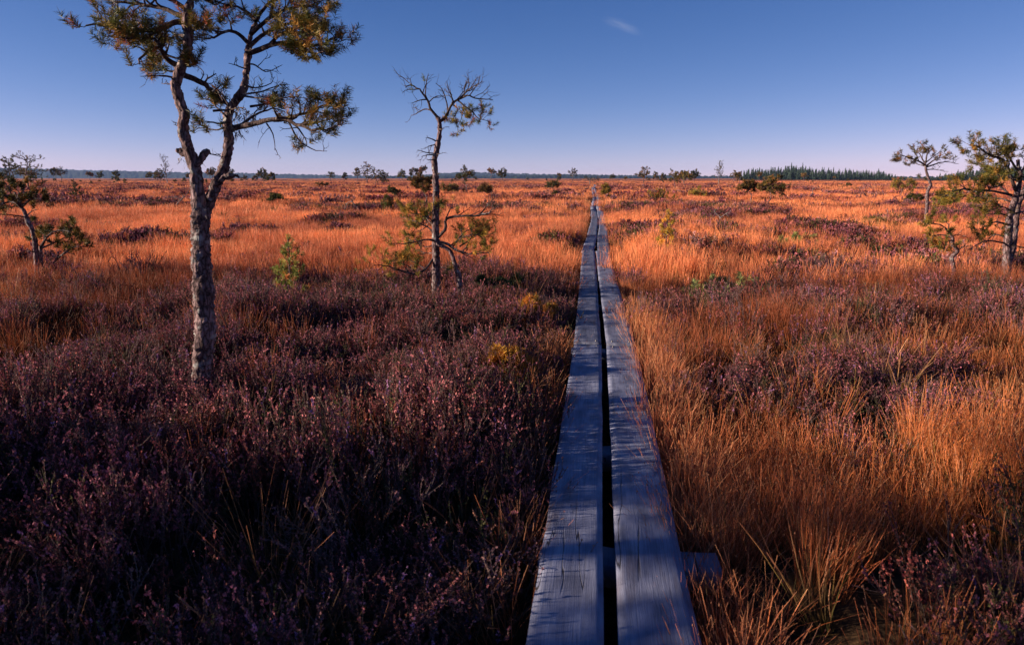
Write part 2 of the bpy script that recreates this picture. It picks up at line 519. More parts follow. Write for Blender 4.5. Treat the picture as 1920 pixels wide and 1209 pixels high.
def blades(g, rng, n, radius, hmin, hmax, width, lean, bend, cb, cm, ct, head=0.0, segs=3, colvar=0.25, patch=1):
    """n grass stems; colours at base, middle, tip"""
    a = rng.uniform(0, 2 * math.pi, n); r = radius * np.sqrt(rng.uniform(0, 1, n))
    root = np.stack([r * np.cos(a), r * np.sin(a), np.full(n, -0.04)], -1)
    if patch > 1:
        cs = rng.uniform(-1, 1, (patch, 2)) * radius
        k = rng.integers(0, patch, n)
        root[:, :2] = cs[k] + rng.normal(0, radius * 0.16, (n, 2))
        a = np.arctan2(root[:, 1] - cs[k][:, 1], root[:, 0] - cs[k][:, 0])
    h = rng.uniform(hmin, hmax, n)
    la = a + rng.normal(0, 0.9, n)
    ln = np.abs(rng.normal(0, lean, n))
    d = np.stack([np.cos(la) * np.sin(ln), np.sin(la) * np.sin(ln), np.cos(ln)], -1)
    bd = rng.normal(0, 0.6, n) + la
    bv = np.stack([np.cos(bd), np.sin(bd), np.full(n, -0.35)], -1) * (np.abs(rng.normal(0, bend, n)) * h)[:, None]
    wa = rng.uniform(0, math.pi, n)
    wv = np.stack([np.cos(wa), np.sin(wa), np.zeros(n)], -1)
    vs = []; cs_ = []
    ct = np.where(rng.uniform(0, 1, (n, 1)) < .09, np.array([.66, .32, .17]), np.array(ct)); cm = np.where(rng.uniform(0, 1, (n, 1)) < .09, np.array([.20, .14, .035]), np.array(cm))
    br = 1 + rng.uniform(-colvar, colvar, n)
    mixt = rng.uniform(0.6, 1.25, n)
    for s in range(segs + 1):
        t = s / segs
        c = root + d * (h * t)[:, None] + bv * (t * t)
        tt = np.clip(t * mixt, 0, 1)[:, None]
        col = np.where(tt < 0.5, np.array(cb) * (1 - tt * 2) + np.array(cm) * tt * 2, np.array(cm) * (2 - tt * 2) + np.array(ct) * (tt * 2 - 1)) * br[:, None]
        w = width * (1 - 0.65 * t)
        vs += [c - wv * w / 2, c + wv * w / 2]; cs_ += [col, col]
    V = np.stack(vs, 1); Cc = np.stack(cs_, 1)
    k = (segs + 1) * 2
    q = np.array([[2 * s, 2 * s + 1, 2 * s + 3, 2 * s + 2] for s in range(segs)])
    Q = (np.arange(n)[:, None, None] * k + q[None]).reshape(-1, 4)
    g.add(V.reshape(-1, 3), Q, None, Cc.reshape(-1, 3))
    if head > 0:
        tip = root + d * h[:, None] + bv
        sel = rng.uniform(0, 1, n) < 0.6
        tip = tip[sel]; m = len(tip); dd = d[sel]
        hs = head * rng.uniform(0.6, 1.2, m)[:, None]
        o6 = [tip + dd * hs * 1.5, tip - dd * hs * 1.5, tip + np.array([1, 0, 0]) * hs * .8, tip + np.array([-.5, .87, 0]) * hs * .8, tip + np.array([-.5, -.87, 0]) * hs * .8]
        V = np.stack(o6, 1).reshape(-1, 3)
        t6 = np.array([[0, 2, 3], [0, 3, 4], [0, 4, 2], [1, 3, 2], [1, 4, 3], [1, 2, 4]])
        T = (np.arange(m)[:, None, None] * 5 + t6[None]).reshape(-1, 3)
        hc = np.array([0.36, 0.15, 0.075]) * rng.uniform(0.6, 1.3, (m, 1))
        g.add(V, None, T, np.repeat(hc, 5, 0))

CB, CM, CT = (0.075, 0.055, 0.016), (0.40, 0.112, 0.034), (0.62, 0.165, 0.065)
CB2, CM2, CT2 = (0.16, 0.070, 0.024), (0.64, 0.180, 0.064), (0.86, 0.265, 0.118)  # farther deergrass, brightened: stronger light out there is put into the colour
def grass_protos(count, seed, **kw):
    out = []
    for i in range(count):
        rng = np.random.default_rng(seed + i)
        g = Geo(); blades(g, rng, **kw)
        out.append(g.mesh('grass_tuft', M_GRASS))
    return out

def heather_proto(seed, nst, hgt, radius, leafn, leafsz, kind, M=None, stemw=0.003):
    """one heather cushion: wiry stems, side shoots, scale leaves, faded flowers"""
    rng = np.random.default_rng(seed)
    g = Geo()
    pal = {'purple': ((0.14, 0.050, 0.046), (0.43, 0.130, 0.145), 0.65), 'green': ((0.080, 0.072, 0.022), (0.32, 0.12, 0.09), 0.25),
           'grey': ((0.18, 0.080, 0.080), (0.34, 0.145, 0.155), 0.4), 'brown': ((0.14, 0.044, 0.032), (0.44, 0.12, 0.09), 0.5)}[kind]
    LP = []; LD = []; LC = []; LS = []
    for s in range(nst):
        a = rng.uniform(0, 2 * math.pi); r = radius * 0.75 * math.sqrt(rng.uniform())
        b = np.array([r * math.cos(a), r * math.sin(a), -0.03])
        out = np.array([math.cos(a), math.sin(a), 0]) * rng.uniform(0.0, 0.7) + rng.normal(0, 0.15, 3) * [1, 1, 0]
        h = hgt * rng.uniform(0.6, 1.1)
        n = 5
        pts = [b]
        d = out + np.array([0, 0, 0.8]); d /= np.linalg.norm(d)
        for i in range(n):
            d = d + rng.normal(0, 0.13, 3) + np.array([0, 0, 0.08]); d /= np.linalg.norm(d)
            pts.append(pts[-1] + d * h / n)
        pts = np.array(pts)
        sc = np.array([0.085, 0.058, 0.05]) * rng.uniform(0.6, 1.4) * (1.7 if kind == 'grey' else 1)
        tube(g, pts, np.linspace(stemw, stemw * 0.4, n + 1), 3, sc, cap=False)
        shoots = [(pts[-3:], 1.0)]
        for q in range(rng.integers(4, 8)):
            t = rng.uniform(0.35, 0.95) * n
            i = min(int(t), n - 1); p = pts[i] + (pts[i + 1] - pts[i]) * (t - i)
            dd = (pts[i + 1] - pts[i]); dd = dd / np.linalg.norm(dd) * 0.9 + rng.normal(0, 0.45, 3) + [0, 0, 0.3]; dd /= np.linalg.norm(dd)
            l = h * rng.uniform(0.16, 0.36)
            e = p + dd * l * .5; f = e + (dd + rng.normal(0, .25, 3) + [0, 0, .25]) * l * .5
            sp = np.array([p, e, f])
            tube(g, sp, [stemw * .55, stemw * .45, stemw * .3], 3, sc * 1.1, cap=False)
            shoots.append((sp, 0.7))
        for sp, wgt in shoots:
            m = int(leafn * rng.uniform(0.6, 1.3))
            u = rng.uniform(0, len(sp) - 1.001, m); i = u.astype(int)
            p = sp[i] + (sp[i + 1] - sp[i]) * (u - i)[:, None]
            dr = sp[-1] - sp[0]; dr = dr / (np.linalg.norm(dr) + 1e-9)
            D = dr * 0.7 + rng.normal(0, 0.55, (m, 3)); D /= np.linalg.norm(D, axis=1)[:, None]
            fl = rng.uniform() < pal[2]
            bright = fl and leafsz < .012 and rng.uniform() < 0.035
            c0 = np.array(pal[0]) * rng.uniform(0.6, 1.5)
            c1 = np.array((0.36, 0.16, 0.32) if bright else pal[1]) * rng.uniform(0.6, 1.25)
            up = (u / (len(sp) - 1))[:, None]
            cc = np.where((up > 0.35) & fl, c1, c0) * rng.uniform(0.75, 1.25, (m, 1))
            LP.append(p); LD.append(D); LC.append(cc); LS.append(leafsz * rng.uniform(0.6, 1.3, m) * (1.25 if fl else 1))
    P = np.concatenate(LP); D = np.concatenate(LD); Cc = np.concatenate(LC); S = np.concatenate(LS)[:, None]
    q = np.cross(D, rng.normal(0, 1, D.shape)); q /= np.linalg.norm(q, axis=1)[:, None] + 1e-9
    V = np.stack([P - q * S * 0.35, P + D * S * 0.6 - q * S * .5, P + D * S * 1.3, P + D * S * .5 + q * S * .5], 1).reshape(-1, 3)
    Q = np.arange(len(P) * 4).reshape(-1, 4)
    g.add(V, Q, None, np.repeat(Cc, 4, 0))
    return g.mesh('heather_cushion', M_HEATH)

def lichen_proto(seed):
    rng = np.random.default_rng(seed)
    g = Geo()
    n = 420
    P = rng.normal(0, 1, (n, 3)); P /= np.linalg.norm(P, axis=1)[:, None]; P[:, 2] = np.abs(P[:, 2])
    lump = 1 + 0.25 * np.sin(P[:, 0] * 5 + seed) * np.sin(P[:, 1] * 6)
    P = P * [0.10, 0.10, 0.07] * lump[:, None] * rng.uniform(0.7, 1.05, (n, 1))
    D = rng.normal(0, 1, (n, 3)); D /= np.linalg.norm(D, axis=1)[:, None]
    q = np.cross(D, rng.normal(0, 1, D.shape)); q /= np.linalg.norm(q, axis=1)[:, None]
    s = rng.uniform(0.008, 0.018, (n, 1))
    V = np.stack([P - q * s, P + D * s * 1.4, P + q * s], 1).reshape(-1, 3)
    c = np.array([0.34, 0.33, 0.27]) * rng.uniform(0.6, 1.2, (n, 1))
    g.add(V, None, np.arange(n * 3).reshape(-1, 3), np.repeat(c, 3, 0))
    return g.mesh('lichen_clump', M_LICHEN)

def wedge(rng, s0, s1, dens, margin=1.6, slope=0.76):
    """random places ahead between two distances, a step wider than the view"""
    wmax = slope * s1 + margin
    n = int(dens * (s1 - s0) * 2 * wmax)
    s = rng.uniform(s0, s1, n); u = rng.uniform(-wmax, wmax, n)
    k = np.abs(u) < slope * np.maximum(s, 0) + margin
    s, u = s[k], u[k]
    x = u * Rt[0] + s * Fh[0]; y = u * Rt[1] + s * Fh[1]
    return x, y

def off_boards(x, y, m):
    return np.abs(x - BX) > m

rng = np.random.default_rng(7)
def put(name, protos, x, y, smin, smax, label, cat, tilt=0.12, tint=None, zs=None, sink=0.0):
    n = len(x)
    z = Hgt(x, y) - sink
    R = np.stack([rng.normal(0, tilt, n), rng.normal(0, tilt, n), rng.uniform(0, 6.283, n)], -1)
    s = rng.uniform(smin, smax, n)
    S = np.stack([s, s, s * (rng.uniform(0.85, 1.15, n) if zs is None else zs)], -1)
    I = rng.integers(0, len(protos), n)
    if tint is None:
        tint = np.clip(0.68 * ((fbm(x * 0.5, y * 0.4, 41, 4) - .5) * 2.6 + .5) + 0.32 * rng.uniform(0, 1, n), 0, 1)
    return scatter(name, protos, np.stack([x, y, z], -1), R, S, I, tint, label, cat)

# --- deergrass, nearest first
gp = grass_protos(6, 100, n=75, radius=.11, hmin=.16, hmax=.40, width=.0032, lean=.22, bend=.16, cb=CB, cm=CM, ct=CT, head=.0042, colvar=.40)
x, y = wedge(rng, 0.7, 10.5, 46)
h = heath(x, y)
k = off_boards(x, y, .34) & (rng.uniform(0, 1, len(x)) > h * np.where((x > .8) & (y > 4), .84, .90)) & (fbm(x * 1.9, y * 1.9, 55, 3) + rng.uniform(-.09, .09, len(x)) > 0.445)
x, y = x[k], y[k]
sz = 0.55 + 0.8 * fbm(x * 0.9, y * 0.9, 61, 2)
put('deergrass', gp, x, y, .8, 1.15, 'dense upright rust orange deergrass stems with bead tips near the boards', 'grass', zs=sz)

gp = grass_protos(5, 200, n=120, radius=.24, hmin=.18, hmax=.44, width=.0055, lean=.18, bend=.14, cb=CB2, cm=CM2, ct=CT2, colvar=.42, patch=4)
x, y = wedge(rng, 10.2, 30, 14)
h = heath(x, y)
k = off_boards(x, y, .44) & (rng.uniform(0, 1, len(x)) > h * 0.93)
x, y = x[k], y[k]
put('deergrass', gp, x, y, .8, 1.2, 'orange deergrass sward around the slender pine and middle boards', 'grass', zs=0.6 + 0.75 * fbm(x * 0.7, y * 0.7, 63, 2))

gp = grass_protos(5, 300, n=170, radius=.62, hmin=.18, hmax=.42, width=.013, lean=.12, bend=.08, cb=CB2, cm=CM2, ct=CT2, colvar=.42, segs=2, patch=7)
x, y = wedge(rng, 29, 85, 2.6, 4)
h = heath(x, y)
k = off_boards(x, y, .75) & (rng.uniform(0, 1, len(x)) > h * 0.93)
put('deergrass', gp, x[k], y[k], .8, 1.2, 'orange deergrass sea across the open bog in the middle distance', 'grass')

gp = grass_protos(4, 400, n=150, radius=1.6, hmin=.18, hmax=.40, width=.035, lean=.1, bend=.08, cb=CB2, cm=CM2, ct=CT2, colvar=.42, segs=1, patch=9)
x, y = wedge(rng, 84, 280, .42, 10)
h = heath(x, y)
k = off_boards(x, y, 1.8) & (rng.uniform(0, 1, len(x)) > h * 0.93)
put('deergrass', gp, x[k], y[k], .8, 1.2, 'far orange grassland below the row of horizon pines', 'grass')

# --- deergrass rank along the edge of the boards
n = 520
y = rng.uniform(0.9, 85, n) ** 1.0
sd = np.where(rng.uniform(0, 1, n) < 0.5, -1, 1)
x = BX + sd * rng.uniform(.33, .46, n)
k = (y > 10) | (sd > 0)
gp = grass_protos(4, 450, n=60, radius=.09, hmin=.14, hmax=.34, width=.004, lean=.3, bend=.25, cb=CB2, cm=CM2, ct=(.70, .32, .15), patch=1)
x = np.concatenate([x[k], BX + rng.uniform(.33, .62, 260), BX - rng.uniform(.34, .46, 40)]); y = np.concatenate([y[k], rng.uniform(.9, 9, 260), rng.uniform(2, 9, 40)])
put('deergrass_fringe', gp, x, y, .8, 1.2, 'short pale orange grass fringing the edges of the plank walk', 'grass')

# --- sedge tussocks with arching blades
sp_ = grass_protos(5, 500, n=70, radius=.06, hmin=.18, hmax=.46, width=.0042, lean=.42, bend=.35,
                   cb=(.04, .045, .010), cm=(.17, .085, .030), ct=(.40, .15, .075), segs=4, colvar=.4)
x, y = wedge(rng, 0.8, 11, 9)
h = heath(x, y)
k = off_boards(x, y, .38) & ((h > .4) | (rng.uniform(0, 1, len(x)) < .35)) & (fbm(x * 1.1, y * 1.1, 91, 3) + rng.uniform(-.15, .15, len(x)) > .56)
put('sedge', sp_, x[k], y[k], .7, 1.2, 'olive and straw coloured arching sedge tussocks among the heather', 'sedge', tilt=.2)

# --- heather
hp = []
for i, kd in enumerate(['purple', 'purple', 'green', 'grey', 'brown', 'purple', 'purple', 'brown']):
    hp.append(heather_proto(600 + i, 17, .30, .16, 21, .0062, kd))
x, y = wedge(rng, 0.7, 11.5, 46)
h = heath(x, y)
k = off_boards(x, y, .33) & (rng.uniform(0, 1, len(x)) < h * (np.where((x > .8) & (y > 4), .9, 1.0)) * (0.2 + 1.15 * fbm(x * 1.6, y * 1.6, 15, 3)))
x, y = x[k], y[k]
sz = 0.25 + 1.45 * fbm(x * 1.2, y * 1.2, 65, 3)
ti = np.clip(fbm(x * .8, y * .8, 43, 3) * .7 + .3 * rng.uniform(0, 1, len(x)), 0, 1)
put('heather', hp, x, y, .75, 1.25, 'dark purple brown heather with faded flowers filling the left foreground', 'heather', tilt=.2, zs=sz, tint=ti)

hp2 = []
for i, kd in enumerate(['purple', 'brown', 'grey', 'green', 'purple']):
    hp2.append(heather_proto(700 + i, 20, .27, .30, 13, .018, kd, stemw=.004))
x, y = wedge(rng, 11.2, 40, 13)
h = heath(x, y)
k = off_boards(x, y, .6) & (rng.uniform(0, 1, len(x)) < h * .9)
put('heather', hp2, x[k], y[k], .6, 1.15, 'low dark heather hummocks scattered through the orange grass', 'heather', tilt=.2)

hp3 = []
for i, kd in enumerate(['purple', 'brown', 'grey']):
    hp3.append(heather_proto(800 + i, 18, .34, .75, 9, .05, kd, stemw=.009))
x, y = wedge(rng, 39, 200, 1.0, 6)
h = heath(x, y)
k = off_boards(x, y, 1.2) & (rng.uniform(0, 1, len(x)) < h * .8)
put('heather', hp3, x[k], y[k], .7, 1.2, 'far dark heather streaks lying in the orange bog', 'heather', tilt=.1)

# --- pale lichen cushions
lp = [lichen_proto(i) for i in range(3)]
LX = []
for (a, b, nn, sp) in [(410, 745, 7, .08), (500, 720, 9, .16), (1530, 522, 12, .35), (1620, 525, 9, .35),
                       (560, 410, 12, .5), (675, 418, 10, .4), (740, 415, 8, .4), (310, 455, 6, .25), (1240, 385, 6, .5), (1510, 362, 8, .8), (280, 410, 8, .4)]:
    c = ground(a, b, .2)
    LX.append(c[:2] + rng.normal(0, sp, (nn, 2)))
LX = np.concatenate(LX)
put('reindeer_lichen', lp, LX[:, 0], LX[:, 1], .5, 1.0, 'small pale grey lichen cushions peeping between heather', 'lichen', tilt=.2, sink=-.05)

# ------------------------------------------------------------------ boardwalk
def wood_mat():
    m, nt, out = new_mat('weathered_plank')
    L = nt.links.new
    tc = N(nt, 'ShaderNodeTexCoord'); oi = N(nt, 'ShaderNodeObjectInfo')
    off = N(nt, 'ShaderNodeVectorMath', operation='SCALE'); off.inputs['Scale'].default_value = 57.0
    cmb = N(nt, 'ShaderNodeCombineXYZ'); L(oi.outputs['Random'], cmb.inputs[0]); L(oi.outputs['Random'], cmb.inputs[1])
    L(cmb.outputs[0], off.inputs[0])
    av = N(nt, 'ShaderNodeVectorMath', operation='ADD'); L(tc.outputs['Object'], av.inputs[0]); L(off.outputs[0], av.inputs[1])
    # warp for knots and cathedral grain
    mw = N(nt, 'ShaderNodeMapping'); mw.inputs['Scale'].default_value = (5.5, 2.2, 4); L(av.outputs[0], mw.inputs[0])
    wn_ = N(nt, 'ShaderNodeTexNoise'); wn_.inputs['Scale'].default_value = 1.0; wn_.inputs['Detail'].default_value = 2
    L(mw.outputs[0], wn_.inputs['Vector'])
    kv = N(nt, 'ShaderNodeMapping'); kv.inputs['Scale'].default_value = (4.2, 1.3, 1); L(av.outputs[0], kv.inputs[0])
    vk = N(nt, 'ShaderNodeTexVoronoi'); vk.inputs['Scale'].default_value = 1.0; vk.inputs['Randomness'].default_value = 0.9
    L(kv.outputs[0], vk.inputs['Vector'])
    kn = ramp(nt, [(0.0, (1, 1, 1)), (0.34, (0, 0, 0))], 'EASE'); L(vk.outputs['Distance'], kn.inputs[0])
    sx = N(nt, 'ShaderNodeSeparateXYZ'); L(av.outputs[0], sx.inputs[0])
    f1 = N(nt, 'ShaderNodeMath', operation='MULTIPLY_ADD'); f1.inputs[1].default_value = 0.075; L(wn_.outputs['Fac'], f1.inputs[0]); L(sx.outputs[0], f1.inputs[2])
    f2 = N(nt, 'ShaderNodeMath', operation='MULTIPLY_ADD'); f2.inputs[1].default_value = 0.06; L(kn.outputs[0], f2.inputs[0]); L(f1.outputs[0], f2.inputs[2])
    f3 = N(nt, 'ShaderNodeMath', operation='MULTIPLY'); f3.inputs[1].default_value = 900.0; L(f2.outputs[0], f3.inputs[0])
    sn = N(nt, 'ShaderNodeMath', operation='SINE'); L(f3.outputs[0], sn.inputs[0])
    # fibres
    mf = N(nt, 'ShaderNodeMapping'); mf.inputs['Scale'].default_value = (170, 5, 60); L(av.outputs[0], mf.inputs[0])
    fb = N(nt, 'ShaderNodeTexNoise'); fb.inputs['Scale'].default_value = 1.0; fb.inputs['Detail'].default_value = 5; L(mf.outputs[0], fb.inputs['Vector'])
    # blotches
    mb = N(nt, 'ShaderNodeMapping'); mb.inputs['Scale'].default_value = (11, 4.5, 5); L(av.outputs[0], mb.inputs[0])
    bl = N(nt, 'ShaderNodeTexNoise'); bl.inputs['Scale'].default_value = 1.0; bl.inputs['Detail'].default_value = 6; L(mb.outputs[0], bl.inputs['Vector'])
    r1 = ramp(nt, [(0.28, (0.09, 0.096, 0.145)), (0.5, (0.185, 0.195, 0.275)), (0.72, (0.32, 0.325, 0.40))]); L(bl.outputs['Fac'], r1.inputs[0])
    r2 = ramp(nt, [(0.0, (0.74, 0.72, 0.72)), (0.4, (1, 1, 1)), (1.0, (1.06, 1.06, 1.06))])
    mr = N(nt, 'ShaderNodeMapRange'); mr.inputs[1].default_value = -1; L(sn.outputs[0], mr.inputs[0]); L(mr.outputs[0], r2.inputs[0])
    pv = N(nt, 'ShaderNodeMapRange'); L(oi.outputs['Random'], pv.inputs[0]); pv.inputs[3].default_value = .68; pv.inputs[4].default_value = 1.12
    hv = N(nt, 'ShaderNodeHueSaturation'); L(pv.outputs[0], hv.inputs['Value']); L(r1.outputs[0], hv.inputs['Color'])
    c = mixc(nt, hv.outputs[0], r2.outputs[0], 0.5, 'MULTIPLY')
    r3 = ramp(nt, [(0.3, (0.62, 0.60, 0.60)), (0.6, (1.05, 1.05, 1.05))]); L(fb.outputs['Fac'], r3.inputs[0])
    c = mixc(nt, c, r3.outputs[0], 0.65, 'MULTIPLY')
    kd = ramp(nt, [(0.86, (0, 0, 0)), (0.97, (1, 1, 1))]); L(kn.outputs[0], kd.inputs[0])
    c = mixc(nt, c, (0.075, 0.055, 0.05), kd.outputs[0])
    # drying cracks
    mc = N(nt, 'ShaderNodeMapping'); mc.inputs['Scale'].default_value = (9, 0.55, 3); L(av.outputs[0], mc.inputs[0])
    ck = N(nt, 'ShaderNodeTexNoise'); ck.inputs['Scale'].default_value = 1.0; ck.inputs['Detail'].default_value = 3; L(mc.outputs[0], ck.inputs['Vector'])
    cr = ramp(nt, [(0.490, (0, 0, 0)), (0.497, (1, 1, 1)), (0.503, (1, 1, 1)), (0.510, (0, 0, 0))]); L(ck.outputs['Fac'], cr.inputs[0])
    mg = N(nt, 'ShaderNodeMapping'); mg.inputs['Scale'].default_value = (4, 0.7, 3); L(av.outputs[0], mg.inputs[0])
    gt = N(nt, 'ShaderNodeTexNoise'); gt.inputs['Scale'].default_value = 1.0; L(mg.outputs[0], gt.inputs['Vector'])
    gr = ramp(nt, [(0.56, (0, 0, 0)), (0.61, (1, 1, 1))]); L(gt.outputs['Fac'], gr.inputs[0])
    cm_ = N(nt, 'ShaderNodeMath', operation='MULTIPLY'); L(cr.outputs[0], cm_.inputs[0]); L(gr.outputs[0], cm_.inputs[1])
    c = mixc(nt, c, (0.02, 0.015, 0.015), cm_.outputs[0])
    # brown rot stains
    ms = N(nt, 'ShaderNodeMapping'); ms.inputs['Scale'].default_value = (7, 1.2, 3); L(av.outputs[0], ms.inputs[0])
    st = N(nt, 'ShaderNodeTexNoise'); st.inputs['Scale'].default_value = 1.0; st.inputs['Detail'].default_value = 5; L(ms.outputs[0], st.inputs['Vector'])
    sr = ramp(nt, [(0.60, (0, 0, 0)), (0.70, (0.75, 0.75, 0.75))]); L(st.outputs['Fac'], sr.inputs[0])
    c = mixc(nt, c, (0.075, 0.045, 0.04), sr.outputs[0])
    p = N(nt, 'ShaderNodeBsdfPrincipled'); p.inputs['Roughness'].default_value = 0.7
    p.inputs['Specular IOR Level'].default_value = 0.35
    L(c, p.inputs['Base Color'])
    h1 = N(nt, 'ShaderNodeMath', operation='MULTIPLY_ADD'); h1.inputs[1].default_value = 0.06; L(sn.outputs[0], h1.inputs[0]); L(fb.outputs['Fac'], h1.inputs[2])
    h2 = N(nt, 'ShaderNodeMath', operation='MULTIPLY_ADD'); h2.inputs[1].default_value = -2.5; L(cm_.outputs[0], h2.inputs[0]); L(h1.outputs[0], h2.inputs[2])
    h3 = N(nt, 'ShaderNodeMath', operation='MULTIPLY_ADD'); h3.inputs[1].default_value = 1.2; L(bl.outputs['Fac'], h3.inputs[0]); L(h2.outputs[0], h3.inputs[2])
    bp = N(nt, 'ShaderNodeBump'); bp.inputs['Strength'].default_value = 0.45; bp.inputs['Distance'].default_value = 0.003
    L(h3.outputs[0], bp.inputs['Height']); L(bp.outputs[0], p.inputs['Normal'])
    L(p.outputs[0], out.inputs[0])
    return m
M_WOOD = wood_mat()
def metal_mat():
    m, nt, out = new_mat('nail_steel')
    p = N(nt, 'ShaderNodeBsdfPrincipled'); p.inputs['Base Color'].default_value = (.18, .16, .15, 1)
    p.inputs['Metallic'].default_value = .8; p.inputs['Roughness'].default_value = .55
    nt.links.new(p.outputs[0], out.inputs[0])
    return m
M_NAIL = metal_mat()

DECK = 0.20
walk = empty('boardwalk', (BX, 1.0, 0), 'narrow two plank weathered grey boardwalk running straight across the bog', 'boardwalk')

def plank(parent, x0, y0, x1, y1, z0, z1, w, th, seed, nx=8):
    r = np.random.default_rng(seed)
    L_ = math.hypot(x1 - x0, y1 - y0)
    ny = max(8, min(44, int(L_ / 0.1)))
    u = np.linspace(-.5, .5, nx + 1); v = np.linspace(0, L_, ny + 1)
    edge = (fbm(v * 2.2, v * 0 + seed * 3.1, 5, 3) - .5) * .012
    edge2 = (fbm(v * 2.2, v * 0 + seed * 5.7 + 9, 6, 3) - .5) * .012
    X = u[None, :] * w + np.where(u[None, :] < 0, edge[:, None], edge2[:, None]) * np.abs(u[None, :]) * 2
    Y = np.repeat(v[:, None], nx + 1, 1)
    Y[0, :] += (fbm(u * 4, u * 0 + seed, 2, 2) - .5) * .02; Y[-1, :] += (fbm(u * 4, u * 0 + seed + 4, 2, 2) - .5) * .02
    cup = (np.abs(u * 2) ** 2)[None, :] * r.uniform(-.004, .006)
    Zt = cup + (fbm(X * 6 + seed, Y * 1.5, 8, 3) - .5) * .010 + (fbm(Y * .5, X * 0 + seed, 4, 2) - .5) * .02
    ed = np.where(np.abs(np.abs(u) - .5) < 1e-6, -.005, 0.0)[None, :]
    Vt = np.stack([X, Y, Zt + ed], -1).reshape(-1, 3)
    n = nx + 1
    i = np.arange(ny)[:, None] * n; j = np.arange(nx)[None]
    Qt = np.stack([i + j, i + j + 1, i + n + j + 1, i + n + j], -1).reshape(-1, 4)
    # sides: ring of boundary vertices dropped by the thickness
    ring = np.concatenate([np.arange(nx + 1), (np.arange(1, ny + 1)) * n + nx, ny * n + np.arange(nx - 1, -1, -1), np.arange(ny - 1, 0, -1) * n])
    low = Vt[ring].copy(); low[:, 2] -= th
    b = len(Vt); m_ = len(ring); q = np.arange(m_); q2 = (q + 1) % m_
    Qs = np.stack([ring[q2], ring[q], b + q, b + q2], -1)
    V = np.concatenate([Vt, low])
    me = mk_mesh('plank', V, np.concatenate([Qt, Qs]), None, None, M_WOOD, False)
    o = obj('plank', me, parent)
    o.location = (x0 - BX, y0 - 1.0, z0)
    o.rotation_euler = (math.atan2(z1 - z0, L_), 0, -math.atan2(x1 - x0, y1 - y0))
    return o

nail_me = None
def nail(parent, x, y, z):
    global nail_me
    if nail_me is None:
        g = Geo(); tube(g, [(0, 0, -.01), (0, 0, .0015), (0, 0, .003)], [.0075, .0075, .004], 6)
        nail_me = g.mesh('nail', M_NAIL)
    o = obj('nail', nail_me, parent); o.location = (x, y, z)

def sleeper(y, x0, x1, w, seed):
    o = plank(walk, x0, y - w / 2, x0, y + w / 2, DECK - .052, DECK - .052, 1.0, .10, seed)
    # a cross beam lies across: build it along X
    me = o.data
    bpy.data.objects.remove(o)
    r = np.random.default_rng(seed)
    L_ = x1 - x0; n = 12
    v = np.linspace(0, L_, n)
    P = []
    for q in v:
        jw = (r.uniform(-.006, .006), r.uniform(-.004, .004))
        P += [(q, -w / 2 + jw[0], -.10), (q, w / 2 + jw[0], -.10), (q, w / 2 + jw[0], -.006 + jw[1]), (q, w / 2 - .01 + jw[0], jw[1]), (q, -w / 2 + .01 + jw[0], jw[1]), (q, -w / 2 + jw[0], -.006 + jw[1])]
    i = np.arange(n - 1)[:, None] * 6; j = np.arange(6)[None]
    Q = np.stack([i + j, i + (j + 1) % 6, i + 6 + (j + 1) % 6, i + 6 + j], -1).reshape(-1, 4)
    T = [[0, k + 1, k] for k in range(1, 5)] + [[(n - 1) * 6, (n - 1) * 6 + k, (n - 1) * 6 + k + 1] for k in range(1, 5)]
    m2 = mk_mesh('sleeper', P, Q, T, None, M_WOOD)
    s = obj('sleeper', m2, walk)
    s.location = (x0 - BX, y - 1.0, DECK - .066)

